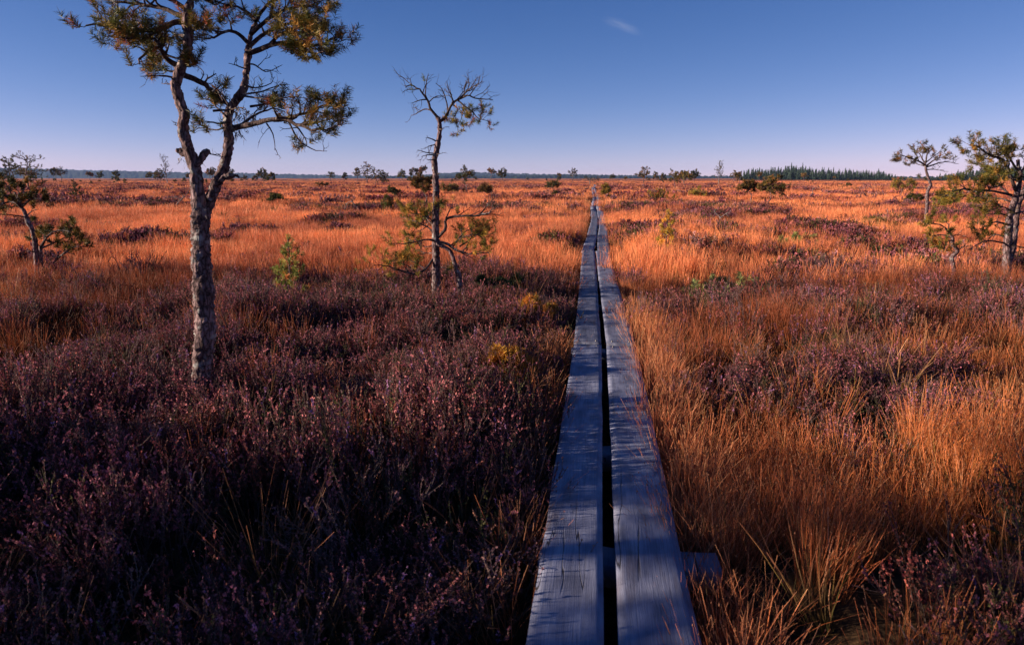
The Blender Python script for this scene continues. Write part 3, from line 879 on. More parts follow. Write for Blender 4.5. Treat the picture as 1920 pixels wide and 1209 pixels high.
# joint rows read off the photograph: distance, sideways shift of the gap, height change
JR = [(-2.2, 0.0, 0.0)]
for (py, gx) in [(645, 1132), (523, 1121), (471, 1116.2), (433, 1121), (408, 1121.5), (395, 1118.5), (386, 1117.6), (375, 1118.6), (366, 1117.4), (359, 1114.2), (354, 1113.5), (350, 1112.5)]:
    g_ = ground(gx, py, DECK)
    JR.append((float(g_[1]), float(g_[0]) - BX, 0.0))
JR += [(112, -.3, 0), (140, .4, 0), (175, .2, 0)]
def shift(y):
    return float(np.interp(y, [j[0] for j in JR], [j[1] for j in JR]))
ys = [-2.2, 1.55]
while ys[-1] < 170:
    nxt = [j[0] for j in JR if abs(j[0] - ys[-1] - 4.2) < 1.3]
    ys.append(nxt[0] if nxt else ys[-1] + 4.1)
ys[1] = 1.62
prng = np.random.default_rng(31)
for i in range(len(ys) - 1):
    y0, y1 = ys[i] + .018, ys[i + 1] - .018
    zz0 = DECK + prng.uniform(-.012, .012) + (prng.uniform(-.03, .03) if i > 3 else 0)
    zz1 = DECK + prng.uniform(-.012, .012) + (prng.uniform(-.03, .03) if i > 3 else 0)
    xs0, xs1 = BX + shift(y0), BX + shift(y1)
    jit = prng.uniform(-.012, .012, 4) * (1 if i < 4 else 2)
    wl, wr = .248 + prng.uniform(-.006, .006), .262 + prng.uniform(-.006, .006)
    gap = .021
    for sgn, w in ((-1, wl), (1, wr)):
        c = sgn * (gap + w / 2)
        nx = 8 if y0 < 30 else 2
        p_ = plank(walk, xs0 + c + jit[0 if sgn < 0 else 1], y0 + prng.uniform(-.01, .01), xs1 + c + jit[2 if sgn < 0 else 3], y1, zz0, zz1, w, .05, 40 + i * 2 + (sgn > 0), nx)
        if y0 < 16:
            for yy in (.07, y1 - y0 - .07):
                for xx in (-.075, .07):
                    nail(p_, xx + prng.uniform(-.01, .01), yy + prng.uniform(-.02, .02), .0045)
    # cross beams under the joint and under the middle
    if y0 < 60:
        for yy in ((y0 + .02), (y0 + y1) / 2 + prng.uniform(-.3, .3)):
            ex = .50 if 9 < yy < 11.5 and yy < y0 + .5 else .27
            sleeper(yy, BX + shift(yy) - ex - prng.uniform(-.03, .03), BX + shift(yy) + ex + prng.uniform(-.03, .03), .15, 300 + i)
sleeper(float(ground(1150, 1035, DECK - .05)[1]), BX - .26, BX + .48, .16, 555)

# ------------------------------------------------------------------ pines
class Tree:
    def __init__(s, seed, dist):
        s.rng = np.random.default_rng(seed)
        s.trunk = Geo(); s.br = Geo(); s.cl = []; s.dist = dist
    def stem(s, P, R, k=10, n=None, rough=0.0, wob=0.0, sub=None):
        """trunk through points P with radii R"""
        P = np.asarray(P, float); R = np.asarray(R, float)
        n = n or max(6, len(P) * 4)
        PR = resample(np.concatenate([P, R[:, None]], 1), n)
        Q = PR[:, :3]; r = np.maximum(PR[:, 3], .003)
        if wob:
            Q = Q + (np.stack([fbm(np.arange(n) * .35, np.full(n, q * 7.7), 12 + q, 3) for q in range(3)], -1) - .5) * wob
        def rf(m, kk):
            ii = np.arange(m)[:, None] * np.ones((1, kk)); jj = np.arange(kk)[None] * np.ones((m, 1))
            L_ = np.linalg.norm(np.diff(Q, axis=0), axis=1).sum()
            a = fbm(ii * (L_ / m) * 22, np.minimum(jj, kk - jj) * .9, 3, 3)
            b = s.rng.uniform(0, 1, (m, kk))
            return (a - .42) * rough * 2.6 + (b - .5) * rough * .9
        tube(s.trunk, Q, r, k, (0.2, 0.15, 0.13), rf if rough else None)
        return Q, r
    def wander(s, p, d, L_, n, gn, trop):
        pts = [np.asarray(p, float)]
        d = np.asarray(d, float) / (np.linalg.norm(d) + 1e-9)
        for i in range(n):
            d = d + s.rng.normal(0, gn, 3) + np.array([0, 0, trop]); d /= np.linalg.norm(d)
            pts.append(pts[-1] + d * L_ / n)
        return np.array(pts)
    def grow(s, P, r0, r1, lev, dens=9, clen=.3, leaf=.9, gn=.28, trop=.08, t0=.25, flat=.6, maxlev=2, k=6, g=None, nl=3):
        """a limb along P with twigs to maxlev and needle tufts at the ends"""
        P = np.asarray(P, float)
        if lev == 0:
            P = resample(P, max(5, len(P) * 3))
            P = P + s.rng.normal(0, r0 * .35, P.shape) * np.linspace(0, 1, len(P))[:, None]
        m = len(P)
        R = np.linspace(r0, r1, m)
        tube(g or s.br, P, R, max(3, k - lev * 2), (0.1, .08, .07), cap=lev < 1)
        seg = np.linalg.norm(np.diff(P, axis=0), axis=1); L_ = seg.sum()
        cum = np.concatenate([[0], np.cumsum(seg)]) / L_
        if lev < maxlev:
            nc = max(2, int(L_ * dens * s.rng.uniform(.8, 1.2)))
            for q in range(nc):
                t = t0 + (1 - t0) * (q + s.rng.uniform(0, 1)) / nc
                t = min(t, .99)
                i = min(np.searchsorted(cum, t, 'right') - 1, m - 2)
                f = (t - cum[i]) / (cum[i + 1] - cum[i] + 1e-9)
                p = P[i] * (1 - f) + P[i + 1] * f
                td = P[i + 1] - P[i]; td /= np.linalg.norm(td) + 1e-9
                sd = s.rng.normal(0, 1, 3); sd[2] *= flat; sd -= td * sd.dot(td); sd /= np.linalg.norm(sd) + 1e-9
                d = td * s.rng.uniform(.35, 1.0) + sd * s.rng.uniform(.5, 1.1)
                cl = clen * s.rng.uniform(.5, 1.25) * (1.1 - .5 * t)
                rr = max(min(r0 * .5, (r0 + (r1 - r0) * t) * .65), (.0026 if lev == 0 else .0018) * max(1, s.dist / 8))
                pts = s.wander(p, d, cl, 4 if lev == 0 else 3, gn, trop)
                s.grow(pts, rr, rr * .35, lev + 1, dens * 1.5, clen * .5, leaf, gn, trop, .3, flat, maxlev, k, g, nl)
        if lev == maxlev or lev > 0:
            if s.rng.uniform() < leaf:
                d = P[-1] - P[-2]; d /= np.linalg.norm(d) + 1e-9
                s.cl.append((P[-1], d))
                if lev == maxlev and s.rng.uniform() < .5 and nl > 1:
                    s.cl.append((P[-2], d))
    def needles(s, per=30, ln=.042, wd=.0022, clen=.05, cols=None, spread=.75):
        if not s.cl: return None
        r = s.rng
        cols = cols or [((.050, .052, .012), .5), ((.13, .085, .016), .33), ((.25, .105, .022), .12), ((.23, .06, .03), .05)]
        P = np.array([c[0] for c in s.cl]); D = np.array([c[1] for c in s.cl])
        D = D + np.array([0, 0, .75]); D /= np.linalg.norm(D, axis=1)[:, None]
        n = len(P)
        pi = r.choice(len(cols), n, p=np.array([c[1] for c in cols]) / sum(c[1] for c in cols))
        cb = np.array([c[0] for c in cols])[pi] * r.uniform(.65, 1.35, (n, 1))
        P = np.repeat(P, per, 0); D = np.repeat(D, per, 0)
        u = r.uniform(-.5, .7, (n * per, 1)) * clen
        a = r.normal(0, 1, (n * per, 3)); a -= D * (a * D).sum(1)[:, None]; a /= np.linalg.norm(a, axis=1)[:, None] + 1e-9
        nd = D * r.uniform(.15, 1.0, (n * per, 1)) + a * spread; nd /= np.linalg.norm(nd, axis=1)[:, None]
        st = P + D * u
        tip = st + nd * ln * r.uniform(.7, 1.15, (n * per, 1))
        w = np.cross(nd, r.normal(0, 1, nd.shape)); w /= np.linalg.norm(w, axis=1)[:, None] + 1e-9
        V = np.stack([st - w * wd, st + w * wd, tip + w * wd * .3, tip - w * wd * .3], 1).reshape(-1, 3)
        C = np.repeat(np.repeat(cb, per, 0) * r.uniform(.8, 1.2, (n * per, 1)), 4, 0)
        g = Geo(); g.add(V, np.arange(len(V)).reshape(-1, 4), None, C)
        return g

def finish(t, name, base, label, cat, group=None, bark=None, twig=None, leafmat=None, per=30, ln=.042, wd=.0022, clen=.05, cols=None, spread=.75):
    """turn a grown tree (world coordinates) into a thing with trunk, branches and foliage"""
    root = empty(name, base, label, cat, group)
    b = np.asarray(base, float)
    for g, nm, mt, sm in ((t.trunk, 'trunk', bark or M_BARK, False), (t.br, 'branches', twig or M_TWIG, True), (t.needles(per, ln, wd, clen, cols, spread), 'foliage', leafmat or M_NEEDLE, False)):
        if g is None or not g.V: continue
        g.V = [v - b for v in g.V]
        obj(nm, g.mesh(nm, mt, sm), root)
    return root

def pxl(pts, s, dz=0.0, amp=0.0, seed=0):
    """points given on the photograph, placed at distance s, swinging in depth by dz along the limb"""
    r = np.random.default_rng(seed)
    n = len(pts)
    return np.array([at(p[0], p[1], s + dz * i / max(1, n - 1) + (r.uniform(-amp, amp) if i else 0)) for i, p in enumerate(pts)])

YEL = [((.11, .115, .022), .34), ((.31, .22, .034), .38), ((.50, .25, .042), .22), ((.42, .12, .055), .06)]
BRN0 = [((.070, .062, .018), .4), ((.17, .11, .028), .4), ((.28, .12, .035), .2)]
EDG = [((.075, .078, .017), .4), ((.20, .145, .026), .38), ((.34, .165, .032), .22)]
DRK = [((.048, .056, .018), .5), ((.11, .095, .022), .38), ((.22, .11, .03), .12)]

# --- the big forked pine
def big_pine():
    s = 4.4
    t = Tree(5, 5)
    pw = s / FPX / math.cos(PITCH) * .5 * .88            # half-width in metres of one pixel
    base = at(370, 790, s)
    base[2] = Hz(base[0], base[1]) - .05
    tr = [(366, 880, 44), (369, 800, 37), (374, 745, 33), (378, 690, 35), (384, 640, 38), (385, 610, 38), (382, 560, 37), (379, 510, 36), (376, 455, 33), (375, 425, 34), (376, 402, 32), (376, 385, 18)]
    t.stem(pxl([p[:2] for p in tr], s), [p[2] * pw for p in tr], 26, 190, .013)
    L1 = [(376, 440, 24), (374, 400, 28), (371, 364, 26), (365, 314, 23), (351, 275, 20), (343, 238, 18), (345, 215, 18), (336, 185, 16), (330, 159, 16), (340, 126, 15), (351, 99, 14), (353, 66, 14), (348, 40, 13), (355, 13, 11), (356, -12, 9), (346, -45, 7), (352, -80, 4)]
    t.stem(pxl([p[:2] for p in L1], s, -.12), [p[2] * pw for p in L1], 18, 170, .009)
    L2 = [(378, 450, 20), (381, 412, 23), (391, 380, 22), (404, 350, 21), (421, 308, 20), (429, 265, 17), (426, 232, 17), (431, 205, 15), (454, 172, 14), (462, 139, 11), (464, 109, 11), (466, 85, 9), (474, 55, 7), (488, 25, 5)]
    t.stem(pxl([p[:2] for p in L2], s, .22), [p[2] * pw for p in L2], 16, 140, .008)
    t.stem(pxl([(366, 312), (381, 291), (391, 283)], s - .03), [.022, .02, .016], 10, 16, .008)
    t.stem(pxl([(353, 290), (340, 285), (331, 281)], s - .02), [.022, .018, .010], 9, 12, .008)
    t.stem(pxl([(360, 310), (352, 306)], s - .02), [.016, .008], 7, 6, .006)
    t.stem(pxl([(394, 372), (402, 350), (418, 334), (430, 332), (438, 327), (449, 333)], s - .04), [.024, .019, .015, .011, .009, .004], 9, 40, .010, .03)
    def dead(pts, r=.006, dz=0., dens=7, cl=.14, seed=1):
        t.grow(pxl(pts, s, dz, .02, seed), r, .0015, 0, dens, cl, 0.0, .35, .03, .2, .8, 2)
    dead([(388, 287), (400, 290), (416, 288)], .005)
    dead([(330, 159), (315, 158), (303, 157)], .005, .05, 5, .06)
    dead([(332, 148), (312, 143), (290, 142), (262, 143)], .007, -.2, 9, .16)
    dead([(343, 240), (335, 237), (325, 233)], .004, 0, 4, .05)
    dead([(462, 130), (446, 124), (428, 118)], .005, -.1, 6, .1)
    dead([(464, 120), (478, 122), (500, 135), (528, 122)], .006, -.25, 9, .16, 3)
    dead([(458, 160), (480, 165), (505, 158), (515, 145)], .006, .2, 8, .14, 4)
    dead([(452, 178), (490, 172), (525, 160), (545, 160)], .007, .25, 11, .2, 5)
    dead([(455, 180), (500, 186), (545, 182), (580, 185)], .007, -.2, 11, .2, 6)
    dead([(418, 189), (405, 165), (400, 150)], .004, .1, 7, .1, 7)
    dead([(375, 154), (382, 138), (376, 128)], .004, .1, 7, .08, 8)
    dead([(398, 172), (425, 152), (440, 142)], .004, .1, 6, .08, 9)
    dead([(400, 208), (430, 206), (455, 203), (470, 215)], .008, -.15, 5, .1, 10)
    dead([(500, 232), (512, 252), (516, 282)], .005, -.1, 7, .12, 11)
    dead([(540, 226), (560, 262), (590, 282), (612, 284)], .006, -.1, 10, .15, 12)
    # bridging limb between the stems
    t.grow(pxl([(342, 140), (375, 154), (398, 172), (418, 189), (428, 204)], s, .12), .019, .013, 0, 6, .12, .15, .3, .05, .2, .7, 2)
    def live(pts, r, dz, dens=8, cl=.34, leaf=.95, seed=1, t0=.25, trop=.10, ml=2):
        t.grow(pxl(pts, s, dz, .03, seed), r * .9, r * .22, 0, dens * 1.85, cl * .56, leaf, .26, trop + .04, t0, .40, ml, 7)
    # left crown
    live([(340, 124), (322, 118), (308, 105), (300, 85), (285, 72), (262, 75)], .020, -.25, 10, .34, .85, 1)
    live([(302, 88), (280, 95), (262, 112), (262, 120)], .012, -.25, 11, .28, .8, 20)
    live([(348, 42), (325, 43), (305, 53), (270, 58), (232, 56), (190, 48), (160, 44)], .020, -.35, 11, .34, .95, 2)
    live([(305, 53), (280, 66), (240, 72), (205, 66)], .012, -.5, 11, .30, .95, 3)
    live([(350, 35), (328, 26), (300, 14), (260, 8), (215, 2), (165, -4)], .018, .25, 11, .34, .95, 4)
    live([(353, 22), (330, 5), (290, -12), (240, -20)], .016, -.2, 10, .34, .95, 5)
    live([(340, 126), (325, 135), (305, 128), (285, 118)], .010, .3, 11, .26, .85, 6)
    live([(352, 62), (372, 52), (385, 36), (392, 22)], .012, -.1, 10, .24, .8, 7)
    live([(351, 70), (335, 66), (318, 74), (310, 88)], .012, .4, 10, .28, .85, 8)
    live([(356, -5), (380, -2), (405, 8), (418, 2)], .012, .15, 10, .26, .8, 9)
    live([(346, -45), (310, -55), (270, -48)], .010, .1, 10, .3, .9, 22)
    live([(348, -45), (390, -60), (420, -50)], .010, .1, 10, .3, .9, 23)
    live([(342, 112), (356, 108), (370, 108)], .006, -.1, 9, .10, .8, 24)
    live([(338, 124), (352, 126), (362, 125)], .005, -.1, 9, .08, .8, 25)
    # right crown
    live([(465, 100), (480, 96), (513, 84), (545, 80), (575, 88), (610, 80), (628, 72)], .019, -.25, 11, .34, .9, 10)
    live([(466, 88), (490, 68), (520, 50), (555, 42), (595, 44)], .016, .3, 11, .34, .95, 11)
    live([(470, 65), (500, 38), (535, 20), (575, 10), (605, 14)], .015, -.15, 11, .34, .95, 12)
    live([(466, 82), (450, 66), (430, 58), (402, 70), (385, 72)], .014, -.2, 11, .30, .9, 13)
    live([(480, 40), (462, 22), (440, 12), (412, 16)], .012, .15, 11, .30, .95, 14)
    live([(488, 25), (510, 2), (545, -10), (580, -8)], .012, .1, 11, .34, .95, 15)
    live([(530, 82), (560, 96), (590, 100), (610, 96)], .010, -.4, 11, .24, .85, 16)
    live([(540, 84), (552, 98), (558, 110)], .005, -.3, 8, .12, .8, 26)
    live([(500, 90), (530, 62), (570, 60), (605, 64)], .012, -.4, 11, .30, .9, 27)
    # right lower limb
    live([(432, 242), (464, 235), (497, 228), (533, 222), (563, 235), (596, 243), (628, 238)], .021, -.35, 8, .28, .55, 17, .35)
    live([(533, 222), (560, 216), (590, 206), (615, 196), (632, 206)], .012, -.2, 12, .24, .95, 18)
    live([(563, 235), (585, 232), (612, 226), (640, 216)], .010, -.2, 12, .22, .95, 28)
    live([(545, 226), (565, 248), (575, 268), (572, 280)], .008, -.15, 10, .18, .5, 29)
    live([(450, 236), (480, 215), (510, 205), (535, 208)], .011, .2, 11, .24, .8, 30)
    live([(470, 200), (495, 196), (520, 188), (540, 190)], .009, .25, 11, .2, .75, 31)
    # small left tufts on the right stem
    live([(428, 228), (412, 232), (390, 228), (372, 228)], .008, -.1, 11, .14, .8, 19)
    live([(426, 220), (410, 205), (395, 190), (385, 186)], .008, .2, 12, .16, .75, 32)
    live([(420, 240), (405, 244), (385, 240), (362, 242)], .006, .1, 10, .12, .7, 33)
    live([(430, 200), (418, 180), (410, 170), (420, 165)], .006, .2, 11, .14, .7, 34)
    cols = [((.085, .088, .018), .42), ((.22, .16, .026), .35), ((.38, .20, .034), .17), ((.34, .11, .045), .06)]
    root = finish(t, 'pine_tree', base, 'tall forked pine with gnarled flaky trunk nearest on the left', 'tree', per=34, ln=.036, wd=.0018, clen=.055, cols=cols, spread=.9)
    # beard lichen hanging on the right stem
    g = Geo(); r = np.random.default_rng(2)
    for (px, py, q) in [(440, 242, 60), (452, 215, 60), (458, 225, 40), (475, 222, 40), (470, 160, 25), (436, 205, 30), (352, 300, 25), (375, 395, 40), (430, 250, 40)]:
        c = at(px, py, s + r.uniform(-.05, .1))
        P = c + r.normal(0, .03, (q, 3)); D = r.normal(0, .5, (q, 3)) + [0, 0, -.9]; D /= np.linalg.norm(D, axis=1)[:, None]
        l = r.uniform(.02, .06, (q, 1)); w = np.cross(D, r.normal(0, 1, D.shape)) * .0022
        V = np.stack([P - w, P + w, P + D * l], 1).reshape(-1, 3) - np.asarray(base)
        g.add(V, None, np.arange(q * 3).reshape(-1, 3), np.repeat(np.array([.17, .14, .12]) * r.uniform(.6, 1.4, (q, 1)), 3, 0))
    obj('beard_lichen', g.mesh('beard_lichen', M_NEEDLE), root)['kind'] = 'stuff'
big_pine()

# --- the slender pine with the bare top
def slender_pine():
    b = ground(817, 530, .36); s = depth_of(b); b[2] = Hz(b[0], b[1])
    t = Tree(11, 10)
    pw = s / FPX * .5 * 1.02
    tr = [(819, 590, 20), (818, 548, 17), (817.6, 520, 15.5), (817.6, 484, 14), (816.5, 429, 12.5), (817.6, 375, 11.5), (816.5, 331, 10.5), (814.7, 302, 9.5), (820, 276, 9), (824, 251, 8), (824, 229, 7), (818, 218, 5)]
    t.stem(pxl([p[:2] for p in tr], s), [p[2] * pw for p in tr], 12, 130, .008)
    t.stem(pxl([(864, 575), (861, 520), (856.6, 509), (851, 488), (844, 471), (830, 462), (819, 456)], s - .1), [.040, .036, .030, .026, .024, .024, .020], 9, 40, .006)
    G = lambda pts, r, dz, dens, cl, leaf, seed, t0=.25, trop=.08: t.grow(pxl(pts, s, dz, .05, seed), r, r * .25, 0, dens * (2.0 if leaf < .1 else 1.6), cl * (.85 if leaf < .1 else .8), leaf, .28, trop, t0, .7, 2, 6)
    G([(822, 222), (807, 204), (802, 189), (789, 171), (775, 160), (760, 164)], .020, -.3, 6, .42, .03, 1)
    G([(810, 208), (796, 205), (780, 214), (770, 217)], .010, .2, 7, .25, .0, 2)
    G([(804, 192), (816, 182), (832, 180)], .008, .2, 6, .22, .0, 3)
    G([(824, 229), (836.5, 218), (847, 196), (862, 185.5), (877, 180), (898, 186), (924, 187)], .020, .2, 6, .40, .0, 4, .2, .15)
    G([(862, 185), (875, 172), (884, 165), (904, 153)], .012, -.2, 8, .30, .0, 5, .2, .15)
    G([(850, 190), (846, 178), (843, 163)], .008, .2, 6, .25, .0, 6)
    G([(866, 183), (880, 160), (871, 150)], .008, .1, 8, .25, .0, 7)
    G([(858, 188), (872, 200), (884, 208), (898, 222), (920, 230)], .012, -.2, 8, .24, 1, 8)
    G([(848, 196), (858, 205), (852, 220), (845, 228)], .009, .1, 9, .20, 1, 9)
    G([(870, 198), (866, 220), (858, 238)], .007, -.1, 9, .18, 1, 10)
    G([(884, 205), (898, 204), (908, 206)], .006, .1, 9, .18, 1, 31)
    for i, (q, e) in enumerate([((819, 266), (798, 258)), ((819, 270), (797, 277)), ((816, 288), (783, 281)), ((816, 291), (790, 294)), ((815, 300), (800, 300)), ((821, 240), (832, 242)), ((815, 330), (826, 326)), ((817, 290), (826, 288))]):
        m_ = ((q[0] + e[0]) / 2, (q[1] + e[1]) / 2 + (i % 3 - 1) * 2)
        G([q, m_, e], .010, -.15, 6, .15, 0, 40 + i)
    G([(820, 446), (835, 429), (836.5, 411), (855, 406), (898, 404), (918, 398), (932, 385)], .022, -.3, 4, .40, .0, 12, .45, .05)
    G([(898, 404), (915, 385), (930, 366)], .010, -.2, 8, .35, .0, 13)
    G([(905, 403), (922, 402), (938, 405)], .009, .1, 8, .30, .0, 14)
    G([(836, 410), (845, 392), (860, 385)], .010, .3, 6, .3, .4, 15)
    G([(820, 453), (840, 458), (855, 469), (884, 477), (917, 473)], .022, -.3, 7, .40, .45, 16, .35, .15)
    G([(845, 461), (862, 448), (885, 440), (905, 446)], .012, -.2, 9, .34, .95, 17)
    G([(862, 462), (880, 450), (900, 432), (912, 436)], .012, .2, 9, .32, .95, 18)
    G([(850, 462), (866, 440), (884, 428), (900, 424)], .012, .4, 9, .30, .95, 19)
    G([(816, 452), (800, 449), (771, 455), (742, 458)], .015, -.3, 7, .34, .5, 20)
    G([(814, 440), (805, 428), (785, 418), (765, 410)], .014, .3, 10, .36, .95, 21)
    G([(815, 430), (808, 412), (790, 402), (772, 402)], .012, -.1, 10, .34, .95, 22)
    G([(814, 425), (800, 408), (806, 398)], .010, .4, 9, .30, .95, 23)
    G([(815, 460), (795, 462), (775, 445), (758, 440)], .010, .4, 9, .30, .75, 24)
    G([(813, 484), (796, 506), (778, 513), (756, 509), (724, 499), (700, 498)], .017, -.4, 7, .36, .4, 25, .3)
    G([(780, 512), (768, 500), (748, 494), (735, 492)], .010, -.4, 10, .30, .95, 26)
    G([(796, 505), (785, 496), (770, 488), (760, 484)], .010, .2, 10, .28, .9, 27)
    G([(813, 475), (796, 474), (782, 468), (772, 466)], .008, .3, 9, .24, .85, 28)
    G([(820, 500), (832, 502), (842, 505)], .007, -.1, 8, .18, .8, 29)
    finish(t, 'pine_tree', b, 'slender pine with bare twiggy top and bushy yellow green lower branches', 'tree', per=30, ln=.046, wd=.0028, clen=.07, spread=.8, cols=YEL)
slender_pine()

# --- right-hand pines
def right_pines():
    b = ground(1888, 508, .36); s = depth_of(b); b[2] = Hz(b[0], b[1])
    t = Tree(21, 11)
    pw = s / FPX * .5
    t.stem(pxl([(1888, 572), (1888, 506), (1888, 470), (1891, 437), (1893, 407), (1906, 366), (1912, 330), (1908, 300)], s), np.array([20, 16, 14, 13, 12, 10, 7, 4]) * pw, 12, 80, .010)
    t.stem(pxl([(1890, 490), (1898, 462), (1903, 421), (1908, 383), (1925, 350), (1940, 320)], s + .25), np.array([13, 13, 13, 12, 10, 6]) * pw, 11, 60, .009)
    G = lambda pts, r, dz, dens, cl, leaf, seed, t0=.25, trop=.08: t.grow(pxl(pts, s, dz, .08, seed), r, r * .25, 0, dens * 1.6, cl * .58, leaf, .28, trop, t0, .55, 2, 6)
    G([(1906, 361), (1884, 306), (1862, 293), (1832, 276), (1820, 270)], .026, -.5, 7, .50, .95, 1)
    G([(1908, 340), (1880, 320), (1850, 312), (1825, 308)], .020, .4, 7, .48, .95, 2)
    G([(1908, 320), (1895, 300), (1890, 288), (1905, 282)], .018, .3, 7, .45, .9, 3)
    G([(1912, 330), (1930, 295), (1945, 280)], .016, -.3, 8, .50, .35, 4)
    G([(1897, 366), (1859, 358), (1827, 357), (1797, 356), (1764, 372)], .020, -.7, 7, .45, .75, 5)
    G([(1900, 372), (1870, 345), (1845, 335), (1830, 330)], .018, .2, 7, .45, .9, 6)
    G([(1900, 380), (1872, 372), (1850, 380), (1830, 385)], .015, .5, 7, .40, .7, 7)
    G([(1885, 420), (1866, 416), (1848, 424), (1830, 432)], .015, -.5, 8, .36, .9, 8)
    G([(1890, 405), (1872, 400), (1856, 402), (1846, 395)], .013, -.2, 7, .38, .4, 9)
    G([(1884, 456), (1851, 451), (1827, 462), (1813, 468)], .014, -.5, 8, .36, .0, 10)
    G([(1886, 445), (1865, 440), (1850, 452), (1838, 470)], .012, .3, 8, .36, .0, 11)
    G([(1893, 460), (1910, 462), (1935, 470)], .014, -.3, 8, .4, .0, 12)
    G([(1905, 370), (1935, 360), (1960, 350)], .018, -.3, 7, .5, .9, 13)
    G([(1905, 400), (1930, 395), (1955, 400)], .016, .2, 7, .45, .7, 14)
    G([(1895, 395), (1880, 388), (1865, 392)], .012, -.5, 9, .3, .2, 15)
    G([(1880, 345), (1862, 352), (1842, 348)], .012, -.3, 8, .35, .9, 16)
    G([(1905, 335), (1885, 335), (1868, 326)], .014, -.6, 8, .4, .9, 17)
    finish(t, 'pine_tree', b, 'dense crooked pine cut off by the right edge with twin trunks', 'tree', per=34, ln=.05, wd=.0032, clen=.08, cols=EDG)

    b = ground(1788, 502, .36); s = depth_of(b); b[2] = Hz(b[0], b[1])
    t = Tree(22, 11)
    t.stem(pxl([(1791, 560), (1788, 500), (1784, 484), (1795, 470), (1786, 457), (1785, 444), (1775, 430)], s), [.035, .032, .030, .027, .024, .018, .010], 9, 40, .007)
    G = lambda pts, r, dz, dens, cl, leaf, seed: t.grow(pxl(pts, s, dz, .06, seed), r, r * .25, 0, dens * 1.5, cl * .62, leaf, .28, .06, .25, .5, 2, 6)
    G([(1783, 440), (1770, 425), (1755, 420), (1745, 422)], .014, -.3, 8, .34, .95, 1)
    G([(1785, 446), (1765, 440), (1750, 444), (1744, 455)], .013, .2, 8, .34, .95, 2)
    G([(1785, 450), (1770, 455), (1755, 460)], .011, -.2, 9, .30, .95, 3)
    G([(1784, 445), (1795, 440), (1815, 446)], .010, .2, 8, .28, .3, 4)
    G([(1795, 470), (1808, 462), (1822, 460)], .010, -.2, 7, .3, .0, 5)
    G([(1784, 470), (1772, 466), (1766, 472)], .009, .2, 7, .26, .0, 6)
    G([(1778, 432), (1778, 420), (1765, 414)], .010, .3, 8, .3, .95, 7)
    finish(t, 'pine_tree', b, 'small crooked pine with yellowish crown in front of the right pine', 'tree', per=40, ln=.05, wd=.0034, clen=.08, cols=YEL)

    b = ground(1736, 421, .3); s = depth_of(b); b[2] = Hz(b[0], b[1])
    t = Tree(23, 24)
    pw = s / FPX * .5
    t.stem(pxl([(1736, 446), (1736, 418), (1738, 388), (1739, 361), (1745, 347), (1740.5, 334), (1736.5, 320), (1734, 306)], s), np.array([8, 6.5, 6, 5.5, 5, 4.5, 4, 3]) * pw, 10, 60, .006)
    G = lambda pts, r, dz, dens, cl, leaf, seed: t.grow(pxl(pts, s, dz, .15, seed), r, r * .25, 0, dens * 1.5, cl * .66, leaf, .28, .05, .25, .4, 2, 5)
    G([(1735, 310), (1722, 302), (1705, 296), (1690, 291)], .03, -.6, 4.5, .55, .95, 1)
    G([(1735, 308), (1738, 292), (1742, 280), (1745, 274)], .028, .4, 4.5, .6, .95, 2)
    G([(1735, 308), (1725, 290), (1718, 284)], .025, .7, 4.5, .55, .95, 3)
    G([(1736, 312), (1752, 300), (1768, 295), (1780, 298)], .028, -.5, 4.5, .55, .6, 4)
    G([(1736, 314), (1760, 306), (1778, 304), (1797, 308)], .026, .5, 4.5, .55, .05, 5)
    G([(1738, 318), (1755, 318), (1772, 322)], .018, .3, 4, .35, .0, 6)
    G([(1736, 312), (1720, 308), (1708, 305)], .02, .2, 4, .45, .7, 7)
    G([(1742, 336), (1730, 335), (1715, 336)], .014, .1, 4, .35, .4, 8)
    G([(1744, 352), (1730, 353), (1721, 354)], .016, .1, 2, .2, .0, 9)
    G([(1736, 305), (1755, 290), (1765, 284)], .02, .1, 4.5, .5, .9, 10)
    finish(t, 'pine_tree', b, 'umbrella topped pine on a bent bare trunk standing left of the right edge pine', 'tree', per=24, ln=.075, wd=.0065, clen=.11, cols=BRN0)
right_pines()

